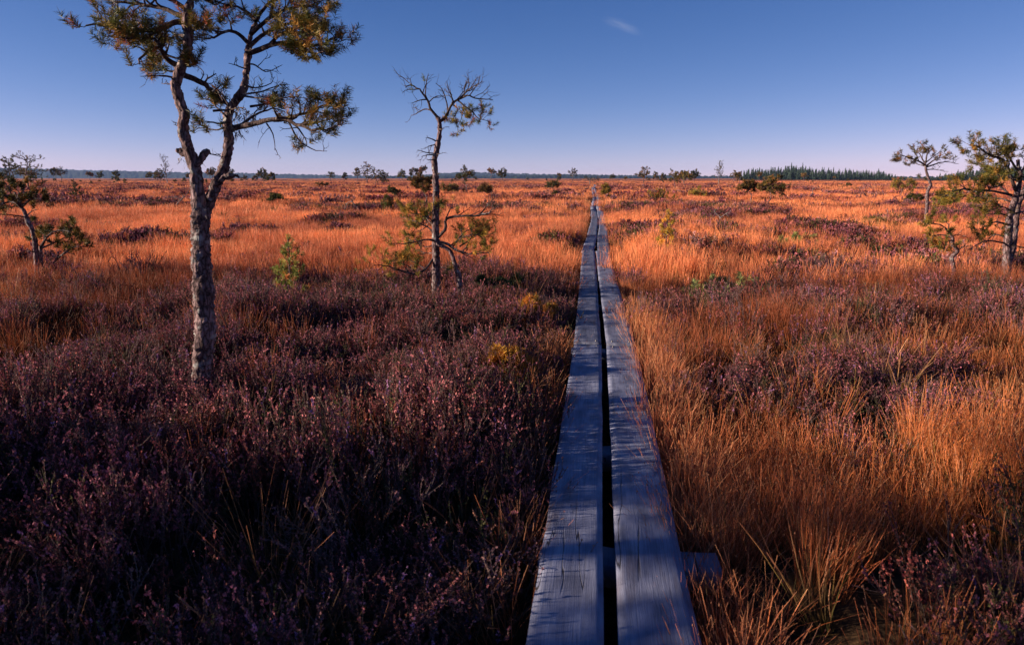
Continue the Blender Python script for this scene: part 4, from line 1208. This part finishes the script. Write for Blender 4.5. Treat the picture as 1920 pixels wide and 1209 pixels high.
# --- left-hand umbrella pine and its neighbour
def left_pine():
    b = ground(70, 505, .36); s = depth_of(b); b[2] = Hz(b[0], b[1])
    t = Tree(31, 12)
    t.stem(pxl([(75, 565), (70, 500), (67, 465), (62, 435), (52, 415), (48, 402), (40, 388), (33, 378)], s), [.05, .040, .035, .032, .029, .026, .020, .014], 10, 60, .006)
    t.stem(pxl([(80, 560), (77, 480), (76, 462)], s + .2), [.03, .026, .018], 8, 20, .006)
    G = lambda pts, r, dz, dens, cl, leaf, seed, tp=.06: t.grow(pxl(pts, s, dz, .1, seed), r, r * .25, 0, dens * 1.6, cl * .55, leaf, .28, tp, .2, .35, 2, 6)
    G([(40, 388), (25, 374), (8, 366), (-15, 364)], .026, -.5, 6, .50, .95, 1)
    G([(36, 380), (35, 366), (48, 360), (60, 362)], .022, .3, 6, .48, .95, 2)
    G([(40, 388), (55, 376), (72, 372), (84, 374)], .022, -.4, 6, .48, .95, 3)
    G([(36, 382), (18, 378), (0, 384), (-20, 380)], .02, .4, 6, .48, .9, 4)
    G([(34, 378), (28, 362), (15, 356)], .018, .1, 7, .44, .95, 5)
    G([(50, 408), (30, 404), (5, 402), (-20, 400)], .012, -.3, 6, .3, .1, 6)
    G([(50, 405), (60, 396), (72, 392)], .010, .2, 7, .3, .3, 7)
    G([(76, 462), (92, 440), (110, 432), (130, 436)], .018, -.3, 7, .42, .8, 8)
    G([(76, 466), (100, 456), (125, 445), (142, 452)], .015, .3, 7, .40, .7, 9)
    G([(98, 494), (108, 484), (122, 474), (135, 464), (155, 462)], .020, -.2, 7, .36, .3, 10)
    G([(76, 470), (85, 450), (80, 440)], .012, .4, 7, .36, .7, 11)
    G([(66, 475), (56, 470), (48, 472)], .008, 0, 5, .2, .0, 12)
    finish(t, 'pine_tree', b, 'leaning pine with flat umbrella crown at the left edge and low side bush', 'tree', per=44, ln=.06, wd=.0044, clen=.08, cols=[((.05, .045, .012), .4), ((.14, .085, .018), .4), ((.22, .10, .025), .2)])
left_pine()

# --- generic bog pine by measurements
def pine(px, py, top, half, label, style='umbrella', seed=0, lean=0, zb=.28, group=None, cols=None, name='pine_tree', leafy=1.0, cb=None, place=None):
    b = ground(px, py, zb) if place is None else np.array(place[:3]); s = depth_of(b) if place is None else place[4]
    if place is None: b[2] = Hz(b[0], b[1])
    zt = at(px, top, s)[2] if place is None else place[3] + b[2]
    h = max(.14, zt - b[2]); w = half * s / FPX
    t = Tree(1000 + seed, s)
    r = t.rng
    d = max(1.0, s / 10)
    tilt = Rt * lean * s / FPX
    det = 1.0 if s < 35 else (.75 if s < 70 else .55)
    if style == 'umbrella':
        n = 6
        P = [b - [0, 0, .08]] + [b + np.array([0, 0, h * .9 * q / n]) + tilt * q / n + r.normal(0, .035 * h, 3) * [1, 1, 0] for q in range(1, n + 1)]
        r0 = max(.022, h * .022); t.stem(P, np.linspace(r0, r0 * .35, n + 1), 7, 22, r0 * .12)
        P = np.array(P)
        base_f = cb or .62
        nl = 13 if s < 35 else 15
        for q in range(nl):
            f = base_f + (1 - base_f) * q / nl
            i = min(int(f * n), n - 1); p = P[i] + (P[i + 1] - P[i]) * (f * n - i)
            a = q * 2.4 + r.uniform(-.4, .4)
            ll = w * r.uniform(.55, 1.1) * (1 - .45 * (f - base_f) / (1 - base_f))
            dv = np.array([math.cos(a), math.sin(a), r.uniform(.15, .5)])
            t.grow(t.wander(p, dv, ll, 4, .2, -.03), r0 * .5, r0 * .12, 0, 10.0 / max(.25, w), ll * .5, .95 * leafy, .25, .1, .25, .5, 2 if s < 45 else 1, 5)
    elif style == 'bush':
        nl = int(13 * det) + 4
        r0 = max(.018, h * .02)
        for q in range(nl):
            a = q * 2.4; e = r.uniform(.25, 1.2)
            dv = np.array([math.cos(a), math.sin(a), e])
            ll = math.hypot(w, h) * r.uniform(.55, 1.0) * (.75 if e > .9 else .85)
            p = b + np.array([math.cos(a), math.sin(a), 0]) * w * .12
            t.grow(t.wander(p - [0, 0, .05], dv * [w / max(h, .1), w / max(h, .1), 1], ll, 5, .22, .0), r0, r0 * .2, 0, 9.0 / max(.25, w), ll * .42, .95 * leafy, .25, .12, .25, .6, 2 if s < 45 else 1, 5)
        t.stem([b - [0, 0, .08], b + [0, 0, h * .3]], [r0 * 1.6, r0], 6, 6)
    elif style == 'cone':
        n = 5
        P = np.array([b - [0, 0, .06]] + [b + np.array([0, 0, h * q / n]) + tilt * q / n + r.normal(0, .012 * h, 3) * [1, 1, 0] for q in range(1, n + 1)])
        r0 = max(.012, h * .016); t.stem(P, np.linspace(r0, r0 * .4, n + 1), 6, 16, r0 * .1)
        nl = int(15 * det) + 5
        for q in range(nl):
            f = .18 + .8 * q / nl
            i = min(int(f * n), n - 1); p = P[i] + (P[i + 1] - P[i]) * (f * n - i)
            a = q * 2.4 + r.uniform(-.5, .5)
            ll = w * (1.15 - f) * r.uniform(.7, 1.15)
            t.grow(t.wander(p, [math.cos(a), math.sin(a), .45], ll, 4, .15, .06), r0 * .45, r0 * .15, 0, 9 / max(.2, w), ll * .45, .95 * leafy, .22, .12, .3, .5, 1, 4)
        t.cl.append((P[-1], np.array([0, 0, 1.0])))
    elif style == 'birch':
        n = 6
        P = np.array([b - [0, 0, .08]] + [b + np.array([0, 0, h * q / n]) + tilt * q / n + r.normal(0, .02 * h, 3) * [1, 1, 0] for q in range(1, n + 1)])
        r0 = max(.02, h * .014); t.stem(P, np.linspace(r0, r0 * .3, n + 1), 6, 18)
        for q in range(22):
            f = .3 + .68 * q / 22
            i = min(int(f * n), n - 1); p = P[i] + (P[i + 1] - P[i]) * (f * n - i)
            a = q * 2.4
            ll = w * r.uniform(.8, 1.3) * (1.25 - .7 * f)
            t.grow(t.wander(p, [math.cos(a), math.sin(a), 1.3], ll, 4, .12, .1), r0 * .4, r0 * .12, 0, 4 / max(.3, w), ll * .45, .6 * leafy, .2, .1, .3, .9, 1, 4)
    k = 1 if s < 20 else .55
    per = int(28 if s < 20 else (22 if s < 50 else 18))
    ln = .05 if s < 20 else (.085 if s < 50 else .15)
    wd = .0034 if s < 20 else max(.0055, .00022 * s)
    return finish(t, name, b, label, 'tree' if style != 'bush' else 'shrub', group, bark=M_BIRCH if style == 'birch' else None, per=per, ln=ln if style != 'birch' else .05, wd=wd * (1.5 if style == 'birch' else 1), clen=ln * 1.2, cols=cols)

BRN = [((.085, .075, .022), .4), ((.20, .125, .032), .4), ((.33, .14, .04), .2)]
# saplings and shrubs close by
pine(545, 537, 446, 46, 'young yellow green pine sapling in the heather between the two big pines', 'cone', 1, cols=[((.22, .24, .05), .5), ((.40, .34, .07), .35), ((.55, .18, .05), .15)])
pine(1246, 478, 396, 26, 'thin sapling with orange tufts at its top right of the boards', 'cone', 2, lean=4, cols=[((.60, .27, .04), .6), ((.42, .30, .05), .4)], leafy=.8)
pine(941, 540, 503, 32, 'dark green low juniper like bush between slender pine and boards', 'bush', 3, cols=[((.035, .05, .015), .7), ((.08, .085, .02), .3)], name='juniper_bush')
pine(995, 575, 550, 34, 'low orange leaved dwarf shrub on the left beside the boards', 'bush', 4, cols=[((.50, .20, .025), .5), ((.42, .13, .02), .3), ((.30, .22, .04), .2)], name='dwarf_shrub')
pine(955, 662, 638, 14, 'tiny orange yellow dwarf shrub in the heather left of the boards', 'bush', 5, zb=.34, cols=[((.50, .24, .03), .6), ((.40, .13, .02), .4)], name='dwarf_shrub')
pine(1360, 528, 506, 75, 'creeping pale green pine spreading low over heather right of the boards', 'bush', 6, zb=.34, cols=[((.24, .26, .09), .6), ((.36, .33, .10), .3), ((.30, .12, .05), .1)], name='creeping_pine', leafy=.5)
pine(1492, 452, 432, 24, 'flat pale green pine sprig in the grass behind the creeping pine', 'bush', 7, cols=[((.24, .26, .08), .7), ((.36, .32, .09), .3)], name='creeping_pine', leafy=.7)
pine(1640, 425, 402, 24, 'flat dwarf pine in heather between the stump and the boards', 'bush', 8, cols=BRN, name='dwarf_pine')
pine(725, 393, 368, 20, 'small green pine sapling behind the leaning dead branch', 'cone', 9, cols=[((.07, .085, .02), .7), ((.20, .09, .02), .3)])
pine(515, 380, 358, 17, 'round dark green pine bush in the grass right of the forked trunk', 'bush', 10, cols=DRK, name='pine_bush')
pine(143, 374, 338, 14, 'small conical pine sapling in the left middle distance', 'cone', 11, cols=DRK)
pine(1238, 374, 346, 22, 'bushy yellow green pine mound just right of the far boards', 'bush', 12, cols=YEL, name='pine_bush')
pine(1308, 368, 349, 22, 'low rounded pine mound right of the yellow green one', 'bush', 13, cols=YEL, name='pine_bush')
pine(1412, 385, 337, 20, 'left half of the dark twin stemmed bog pine in the right middle distance', 'umbrella', 14, lean=-12, cb=.68, cols=BRN, leafy=.8)
pine(1440, 386, 334, 26, 'right half of the dark twin stemmed bog pine in the right middle distance', 'umbrella', 15, lean=4, cb=.68, cols=BRN, leafy=.8)
pine(803, 388, 328, 22, 'leaning brown pine half hidden behind the slender pine', 'umbrella', 16, lean=-14, cb=.66, cols=BRN)
pine(873, 360, 314, 19, 'layered pine standing alone right of the slender pine', 'umbrella', 17, cb=.6, cols=DRK)
pine(1135, 372, 346, 12, 'little pine at the right edge of the far boards', 'umbrella', 18, cb=.4, cols=YEL)
pine(1036, 361, 341, 16, 'small flat pine in the grass left of the far boards', 'umbrella', 19, cb=.45, cols=DRK)
pine(1045, 370, 356, 8, 'tiny pine bush in front of the small flat pine', 'bush', 20, cols=DRK, name='pine_bush')
pine(1205, 351, 314, 17, 'sparse two tiered pine right of where the boards vanish', 'umbrella', 21, lean=4, cb=.5, cols=BRN)
pine(1266, 354, 320, 15, 'dark broad pine, left one of the touching pair', 'umbrella', 22, lean=-3, cb=.5, cols=BRN)
pine(1282, 353, 320, 14, 'lighter trunked pine, right one of the touching pair', 'umbrella', 23, lean=2, cb=.55, cols=BRN)
pine(1347, 350, 306, 13, 'airy pale leafed birch on the horizon left of the spruce wood', 'birch', 24, cols=[((.13, .11, .03), .7), ((.2, .15, .04), .3)], name='birch_tree')
pine(1372, 347, 321, 11, 'leaning small pine between the birch and the spruce wood', 'umbrella', 25, lean=8, cb=.6, cols=BRN)
pine(1074, 342, 314, 9, 'lone pine on the horizon left of the vanishing boards', 'umbrella', 26, cb=.5, cols=DRK)
pine(314, 347, 292, 13, 'thin pale trunked birch with wispy crown left of the forked pine', 'birch', 27, lean=-4, cols=[((.12, .11, .03), .8), ((.2, .12, .03), .2)], name='birch_tree')
pine(301, 345, 316, 11, 'brown low pine at the foot of the wispy birch', 'umbrella', 28, cb=.4, cols=BRN)
pine(55, 358, 286, 40, 'largest pine of the left horizon group with wide spreading crown', 'umbrella', 29, cb=.4, cols=DRK)
pine(27, 352, 291, 18, 'darker pine behind the widest left horizon pine', 'umbrella', 30, lean=-4, cb=.55, cols=DRK)
pine(116, 342, 310, 13, 'round topped pine right of the left horizon group', 'umbrella', 31, cb=.5, cols=DRK)
pine(670, 345, 314, 8, 'slim pine at the left of the clump behind the slender pine', 'umbrella', 32, cb=.6, cols=BRN)
pine(688, 346, 302, 18, 'tallest pine of the clump in the middle horizon', 'umbrella', 33, cb=.4, cols=BRN)
pine(706, 347, 314, 18, 'broad pine at the right of the middle horizon clump', 'umbrella', 34, cb=.3, cols=DRK)
pine(716, 347, 318, 12, 'drooping pine ending the middle horizon clump', 'umbrella', 35, cb=.3, lean=5, cols=DRK)
pine(620, 341, 321, 10, 'flat topped pine left of the middle horizon clump', 'umbrella', 36, cb=.5, cols=DRK)
pine(643, 344, 323, 7, 'crooked little pine next to the middle horizon clump', 'umbrella', 37, cb=.5, lean=6, cols=DRK)
pine(602, 352, 338, 8, 'round brown pine bush in front of the flat topped pine', 'bush', 38, cols=BRN, name='pine_bush')
pine(1690, 370, 338, 26, 'wide low pine left of the umbrella pine trunk', 'umbrella', 39, cb=.5, cols=YEL)
pine(1714, 380, 361, 11, 'small dark pine bush beside the umbrella pine trunk', 'bush', 40, cols=DRK, name='pine_bush')
pine(1778, 395, 358, 24, 'green pine with low crown right of the umbrella pine trunk', 'umbrella', 41, lean=-3, cb=.5, cols=YEL)
pine(1385, 345, 322, 9, 'short pine touching the left end of the spruce wood', 'umbrella', 42, cb=.4, cols=BRN)
pine(435, 341, 313, 9, 'small pine seen through the fork of the big pine', 'umbrella', 43, cb=.5, cols=DRK)
pine(400, 342, 310, 8, 'dark little pine seen between the two stems of the big pine', 'umbrella', 44, cb=.5, cols=DRK)
pine(1112, 341, 325, 18, 'dense pine thicket where the boards meet the horizon', 'bush', 45, cols=DRK, name='pine_thicket')
pine(845, 362, 336, 10, 'brown pine bush right behind the slender trunk', 'bush', 46, cols=BRN, name='pine_bush')
pine(745, 376, 352, 14, 'bent little pine left of the slender pine', 'umbrella', 47, lean=-10, cb=.55, cols=DRK)
pine(905, 372, 348, 14, 'bent little pine right of the layered pine', 'umbrella', 48, lean=8, cb=.5, cols=BRN)
pine(1470, 352, 341, 9, 'round bush on the grass below the spruce wood', 'bush', 49, cols=BRN, name='pine_bush')
pine(1586, 352, 342, 9, 'green round bush right of centre below the spruce wood', 'bush', 50, cols=DRK, name='pine_bush')

# unseen pines added outside the left edge to shade the near heather and boards
for i, (x_, y_, h_, w_) in enumerate([(-9.4, -.1, 4.2, 1.5), (-12.0, -1.5, 4.8, 1.6), (-8.0, -1.9, 3.6, 1.3), (-14.0, -.6, 5.2, 1.6)]):
    pine(0, 0, 0, w_ * FPX / 32., ['nearest pine just beyond the left edge shading the near heather', 'tallest pine beyond the left edge behind the nearest one', 'short pine beyond the left edge closest behind the camera', 'farthest tall pine beyond the left edge'][i],
         'umbrella', 70 + i, cb=.25, cols=DRK, place=(x_, y_, Hz(x_, y_), h_, 32.))

# small pines strung along the horizon, each its own tree, nothing to tell them apart
def horizon_pines():
    rg = np.random.default_rng(99)
    protos = []
    for i in range(6):
        t = Tree(3000 + i, 110)
        h = 2.4; n = 5
        P = np.array([[0, 0, -.1]] + [[rg.normal(0, .1), rg.normal(0, .1), h * .9 * q / n] for q in range(1, n + 1)])
        t.stem(P, np.linspace(.06, .02, n + 1), 5, 8)
        bf = [.62, .5, .7, .45, .6, .3][i]; w = [1.2, 1.0, .9, 1.3, .7, .8][i]
        for q in range(10):
            f = bf + (1 - bf) * q / 10
            j = min(int(f * n), n - 1); p = P[j] + (P[j + 1] - P[j]) * (f * n - j)
            a = q * 2.4 + rg.uniform(-.4, .4); ll = w * rg.uniform(.6, 1.1) * (1 - .5 * (f - bf) / (1 - bf))
            t.grow(t.wander(p, [math.cos(a), math.sin(a), .3], ll, 3, .2, .0), .03, .008, 0, 9, ll * .5, .95, .25, .1, .15, .4, 1, 4)
        fg = t.needles(22, .20, .035, .24, DRK if i % 2 else BRN)
        protos.append((t.trunk.mesh('trunk', M_BARK), t.br.mesh('branches', M_TWIG, True), fg.mesh('foliage', M_NEEDLE)))
    c = 0
    xs = np.concatenate([rg.uniform(-60, 620, 40), rg.uniform(720, 1060, 14), rg.uniform(1140, 1400, 12), rg.uniform(1420, 1980, 20)])
    for px in xs:
        py = 339 + abs(rg.normal(0, 1)) * 4.0 + (2 if px < 500 else 0)
        b = ground(px, min(py, 352), .05)
        if 1095 < px < 1135: continue
        ph = rg.uniform(6, 13) if rg.uniform() < .6 else rg.uniform(13, 26)
        if px > 1380: ph *= .6
        sc = ph * depth_of(b) / FPX / 2.3
        zone = next(z for lim, z in ((365, 'left of the forked trunk'), (650, 'between forked trunk and middle clump'), (820, 'behind the slender pine'), (1100, 'between the slender pine and the boards'), (1400, 'between the boards and the spruce wood'), (9999, 'below the spruce wood')) if px < lim)
        root = empty('horizon_pine', b, 'small bog pine on the horizon ' + zone, 'tree', 'small bog pines on the horizon ' + zone)
        root.scale = (sc * rg.uniform(.8, 1.2), sc * rg.uniform(.8, 1.2), sc)
        root.rotation_euler = (0, 0, rg.uniform(0, 6.28))
        for me, nm in zip(protos[int(rg.integers(0, 6))], ('trunk', 'branches', 'foliage')):
            obj(nm, me, root)
horizon_pines()

# ------------------------------------------------------------------ dead wood
def deadwood(name, px, py, zb, limbs, label, cat, seed, r0=.02, trunk=None):
    b = ground(px, py, max(zb, .25)); s = depth_of(b); b[2] = Hz(b[0], b[1])
    t = Tree(5000 + seed, s)
    for i, (pts, r, dens, cl) in enumerate(limbs):
        t.grow(pxl(pts, s, .2 if i % 2 else -.2, .05, seed + i), r, r * .3, 0, dens, cl, 0, .3, .02, .3, .8, 2, 6, t.trunk if i == 0 else None)
    return finish(t, name, b, label, cat, bark=M_DEAD, twig=M_DEAD)
deadwood('dead_branch', 677, 400, .1, [([(678, 402), (670, 390), (660, 378), (654, 368)], .04, 2, .3), ([(660, 378), (652, 380), (646, 392)], .02, 3, .4), ([(655, 370), (648, 372), (640, 374)], .015, 4, .3)], 'grey dead pine stem leaning out of the grass left of the slender pine', 'dead wood', 1)
deadwood('dead_sapling', 1348, 420, .1, [([(1347, 422), (1349, 412), (1352, 406)], .03, 2, .2), ([(1351, 408), (1344, 402), (1341, 398)], .018, 4, .3), ([(1351, 408), (1358, 403), (1365, 398)], .016, 4, .3)], 'small bare forked dead sapling in the grass right of the boards', 'dead wood', 2)
deadwood('dead_snag', 1523, 372, .1, [([(1522, 374), (1523, 362), (1524, 355), (1530, 352)], .04, 1.5, .3), ([(1524, 355), (1528, 352)], .02, 2, .2)], 'short bare snag in the grass below the spruce wood', 'dead wood', 3)
deadwood('dead_snag', 838, 362, .1, [([(838, 372), (837, 362), (837, 356)], .05, .5, .2)], 'short grey snag right of the slender pine trunk', 'dead wood', 4)
deadwood('tree_stump', 1663, 413, .15, [([(1664, 416), (1663, 409), (1662, 405)], .09, .1, .1), ([(1663, 407), (1664, 398), (1664, 391)], .02, 1, .15)], 'blue grey stump with one upright stick in right hand heather', 'stump', 5)
deadwood('marker_post', 1106, 345, .0, [([(1106, 347), (1106, 340), (1106, 334)], .14, .01, .05)], 'pale wooden marker post left of where the boards vanish', 'post', 6)
deadwood('dead_branch', 340, 385, .1, [([(330, 385), (342, 372), (352, 362), (356, 350)], .035, 2, .5), ([(340, 376), (330, 370), (318, 370)], .018, 3, .5)], 'crooked dead branch standing just left of the forked trunk', 'dead wood', 7)

# ------------------------------------------------------------------ spruce wood and hills
def spruce_geo(g, b, h, w, r, tiers=11, per=13):
    b = np.asarray(b, float)
    tube(g, [b, b + [0, 0, h]], [h * .012, h * .003], 4, (.05, .035, .03))
    for q in range(tiers):
        f = .08 + .9 * q / tiers
        rw = w * (1 - f) ** .85 * r.uniform(.8, 1.15) + .08
        n = max(4, int(per * (1 - .5 * f)))
        a = r.uniform(0, 6.283) + np.arange(n) * 6.283 / n + r.normal(0, .2, n)
        rr = rw * r.uniform(.65, 1.15, n)
        z = b[2] + h * f
        th = h / tiers
        C = np.stack([np.cos(a), np.sin(a), np.zeros(n)], -1); S = np.stack([-np.sin(a), np.cos(a), np.zeros(n)], -1)
        o = np.array([b[0], b[1], 0])
        hw = (rr * .42)[:, None]
        top = o + np.array([0, 0, 1]) * (z + th * 1.1)
        V = np.stack([np.repeat(top[None], n, 0), o + C * (rr * .55)[:, None] - S * hw + [0, 0, z + th * .25], o + C * rr[:, None] + [0, 0, z - th * .35] + np.stack([np.zeros(n), np.zeros(n), r.uniform(-.3, .3, n) * th], -1), o + C * (rr * .55)[:, None] + S * hw + [0, 0, z + th * .25]], 1).reshape(-1, 3)
        col = np.array([.036, .055, .036]) * r.uniform(.6, 1.4, (n, 1))
        g.add(V, np.arange(n * 4).reshape(-1, 4), None, np.repeat(col, 4, 0))

M_SPRUCE = veg_mat('spruce_needles', 0.1, 0.8, 0.01, 0.1, instancer=False)
def spruce_wood():
    r = np.random.default_rng(4)
    prof = [(1385, 331), (1400, 320), (1420, 317), (1450, 316), (1480, 314), (1510, 315), (1540, 317), (1580, 319), (1620, 320), (1655, 322), (1675, 328), (1700, 334)]
    def topat(px): return float(np.interp(px, [p[0] for p in prof], [p[1] for p in prof]))
    g = Geo(); D = 560.
    for row in range(7):
        s = D + row * 16
        for q in range(66):
            px = 1388 + (1698 - 1388) * (q + r.uniform(0, 1)) / 66
            tp = topat(px) + r.normal(0, 3.0) + (6 - row) * .9 - (5 if r.uniform() < .05 else 0)
            b = at(px, 338, s); b[2] = 0
            z = at(px, tp, s)[2]
            if z < 1.0: continue
            spruce_geo(g, b, max(2., z), max(1.4, z * .22), r, 8, 9)
    o = obj('spruce_wood', g.mesh('spruce_wood', M_SPRUCE))
    tag(o, 'dark blue green spruce wood standing on the right horizon', 'woodland', kind='stuff')
    for px, tp, lb in ((1482, 304, 'tallest spruce spire left of centre in the right horizon wood'), (1503, 304, 'second tall spruce spire just right of the tallest in the horizon wood')):
        b = at(px, 338, D - 6); b[2] = 0
        z = at(px, tp, D - 6)[2]
        root = empty('spruce_tree', b, lb, 'tree', 'spruce spires above the horizon wood')
        tg = Geo(); tube(tg, [(0, 0, 0), (0, 0, z * .95)], [.16, .03], 6, (.06, .04, .035))
        obj('trunk', tg.mesh('trunk', M_BARK), root)
        cg = Geo(); spruce_geo(cg, (0, 0, 0), z, 2.2, r, 15, 11)
        obj('crown', cg.mesh('crown', M_SPRUCE), root)
    # the nearer wood running out of the right edge
    g = Geo()
    prof2 = [(1740, 334), (1770, 326), (1800, 321), (1840, 317), (1900, 312), (1990, 308)]
    for row in range(6):
        s = 430. + row * 14
        for q in range(46):
            px = 1735 + 270 * (q + r.uniform(0, 1)) / 46
            tp = float(np.interp(px, [p[0] for p in prof2], [p[1] for p in prof2])) + r.normal(0, 1.6) + (5 - row) * .8
            b = at(px, 338, s); b[2] = 0
            z = at(px, tp, s)[2]
            if z < 1.0: continue
            spruce_geo(g, b, max(1.8, z), max(1.3, z * .3), r, 7, 9)
    o = obj('pine_wood', g.mesh('pine_wood', M_SPRUCE))
    tag(o, 'dark rounded woodland behind the right edge pines', 'woodland', kind='stuff')
spruce_wood()

def forest_hill(name, prof, s, seed, depth=500.):
    """wooded ridge: rough canopy surface along a skyline"""
    r = np.random.default_rng(seed)
    n = 700
    px = np.linspace(prof[0][0], prof[-1][0], n)
    tp = np.interp(px, [p[0] for p in prof], [p[1] for p in prof])
    rows = 9
    V = np.zeros((rows, n, 3))
    for q in range(rows):
        f = q / (rows - 1)
        ss = s + depth * f
        for i in range(n):
            top = at(px[i], tp[i], s + depth)[2]
            b = at(px[i], 335, ss)
            zz = top * (math.sin(f * math.pi / 2) ** .8)
            V[q, i] = (b[0], b[1], max(-.5, zz) + r.uniform(0, 1) ** 2 * 8 * min(1, 8 * f + .4) - 2.5)
    i = np.arange(rows - 1)[:, None] * n; j = np.arange(n - 1)[None]
    Q = np.stack([i + j, i + j + 1, i + n + j + 1, i + n + j], -1).reshape(-1, 4)
    V = V.reshape(-1, 3)
    c = np.array([.030, .042, .026]) * r.uniform(.5, 1.5, (len(V), 1))
    # a back slope so that the hill is a solid body
    back = V.reshape(rows, n, 3)[-1].copy()
    d = back - C0; d[:, 2] = 0; d /= np.linalg.norm(d, axis=1)[:, None]
    back = back + d * 300; back[:, 2] = -1
    k = len(V)
    V = np.concatenate([V, back]); c = np.concatenate([c, np.repeat(c[:1], n, 0)])
    Qb = np.stack([(rows - 1) * n + np.arange(n - 1), (rows - 1) * n + np.arange(1, n), k + np.arange(1, n), k + np.arange(n - 1)], -1)
    o = obj(name, mk_mesh(name, V, np.concatenate([Q, Qb]), None, c, M_SPRUCE))
    tag(o, kind='structure')
forest_hill('hills', [(-260, 312), (-60, 314), (40, 316), (110, 318), (180, 320), (260, 322), (330, 324), (420, 324), (520, 327), (620, 329), (720, 331), (790, 329), (830, 325), (870, 323), (930, 325), (1000, 327), (1080, 328), (1180, 330), (1300, 332), (1420, 333), (1560, 334)], 3800., 1)
forest_hill('hills', [(700, 332), (900, 330.5), (1000, 329.5), (1060, 329), (1150, 330), (1250, 330.5), (1350, 331.5), (1500, 332), (1700, 332.5), (2200, 331)], 2300., 2, 300.)

# ------------------------------------------------------------------ wisp of cloud
def wisp():
    m, nt, out = new_mat('cirrus')
    L = nt.links.new
    tc = N(nt, 'ShaderNodeTexCoord')
    gr = N(nt, 'ShaderNodeTexGradient', gradient_type='SPHERICAL')
    mp = N(nt, 'ShaderNodeMapping'); mp.inputs['Location'].default_value = (-1, -1, 0); mp.inputs['Scale'].default_value = (2, 2, 0)
    L(tc.outputs['UV'], mp.inputs[0]); L(mp.outputs[0], gr.inputs[0])
    m2 = N(nt, 'ShaderNodeMapping'); m2.inputs['Scale'].default_value = (2, 5, 1); m2.inputs['Rotation'].default_value = (0, 0, .35); L(tc.outputs['UV'], m2.inputs[0])
    nz = N(nt, 'ShaderNodeTexNoise'); nz.inputs['Scale'].default_value = 2.2; nz.inputs['Detail'].default_value = 6; L(m2.outputs[0], nz.inputs['Vector'])
    mu = N(nt, 'ShaderNodeMath', operation='MULTIPLY'); L(gr.outputs['Fac'], mu.inputs[0]); L(nz.outputs['Fac'], mu.inputs[1])
    rp = ramp(nt, [(0.14, (0, 0, 0)), (0.55, (.10, .10, .10))]); L(mu.outputs[0], rp.inputs[0])
    tr = N(nt, 'ShaderNodeBsdfTransparent'); df = N(nt, 'ShaderNodeBsdfTranslucent'); df.inputs['Color'].default_value = (.72, .84, .98, 1)
    d2 = N(nt, 'ShaderNodeBsdfDiffuse'); d2.inputs['Color'].default_value = (.72, .84, .98, 1)
    ms = N(nt, 'ShaderNodeMixShader'); ms.inputs[0].default_value = .5; L(df.outputs[0], ms.inputs[1]); L(d2.outputs[0], ms.inputs[2])
    mx = N(nt, 'ShaderNodeMixShader'); L(rp.outputs[0], mx.inputs[0]); L(tr.outputs[0], mx.inputs[1]); L(ms.outputs[0], mx.inputs[2])
    L(mx.outputs[0], out.inputs[0])
    # a gently curved horizontal sheet of ice cloud 1.9 km up
    D = 8600.
    a = at(1112, 36, D); b_ = at(1225, 66, D * .93)
    nx, ny = 24, 8
    u = np.linspace(0, 1, nx + 1); v = np.linspace(-1, 1, ny + 1)
    ax = b_ - a
    side = np.cross(ax / np.linalg.norm(ax), Zu) * .5 + Zu; side /= np.linalg.norm(side)
    V = []; UV = []
    for q in u:
        for w in v:
            V.append(a + ax * q + side * w * 105 + np.array([0, 0, 1]) * (14 * math.sin(q * 5) + 10 * w * w))
            UV.append((q, w * .5 + .5))
    n = ny + 1
    i = np.arange(nx)[:, None] * n; j = np.arange(ny)[None]
    Q = np.stack([i + j, i + j + 1, i + n + j + 1, i + n + j], -1).reshape(-1, 4)
    me = mk_mesh('cloud', V, Q, None, None, m, True)
    ul = me.uv_layers.new(name='UVMap')
    li = np.zeros(len(me.loops), np.int32); me.loops.foreach_get('vertex_index', li)
    ul.data.foreach_set('uv', np.array(UV, np.float32)[li].ravel())
    o = obj('cloud', me)
    tag(o, 'single faint wisp of white cloud high in the blue sky', 'cloud')
wisp()

# ------------------------------------------------------------------ haze
def haze():
    m, nt, out = new_mat('haze_air')
    pv = N(nt, 'ShaderNodeVolumePrincipled')
    pv.inputs['Color'].default_value = (.40, .58, 1.0, 1)
    pv.inputs['Density'].default_value = 6.0e-5
    nt.links.new(pv.outputs[0], out.inputs['Volume'])
    r, z0, z1 = 6900., -2.0, 85.
    V = [(x, y, z) for z in (z0, z1) for y in (-r, r) for x in (-r, r)]
    Q = [(0, 2, 3, 1), (4, 5, 7, 6), (0, 1, 5, 4), (2, 6, 7, 3), (0, 4, 6, 2), (1, 3, 7, 5)]
    o = obj('haze', mk_mesh('haze', V, Q, None, None, m))
    tag(o, 'thin pale blue haze over the far bog and hills', 'haze', kind='stuff')
haze()
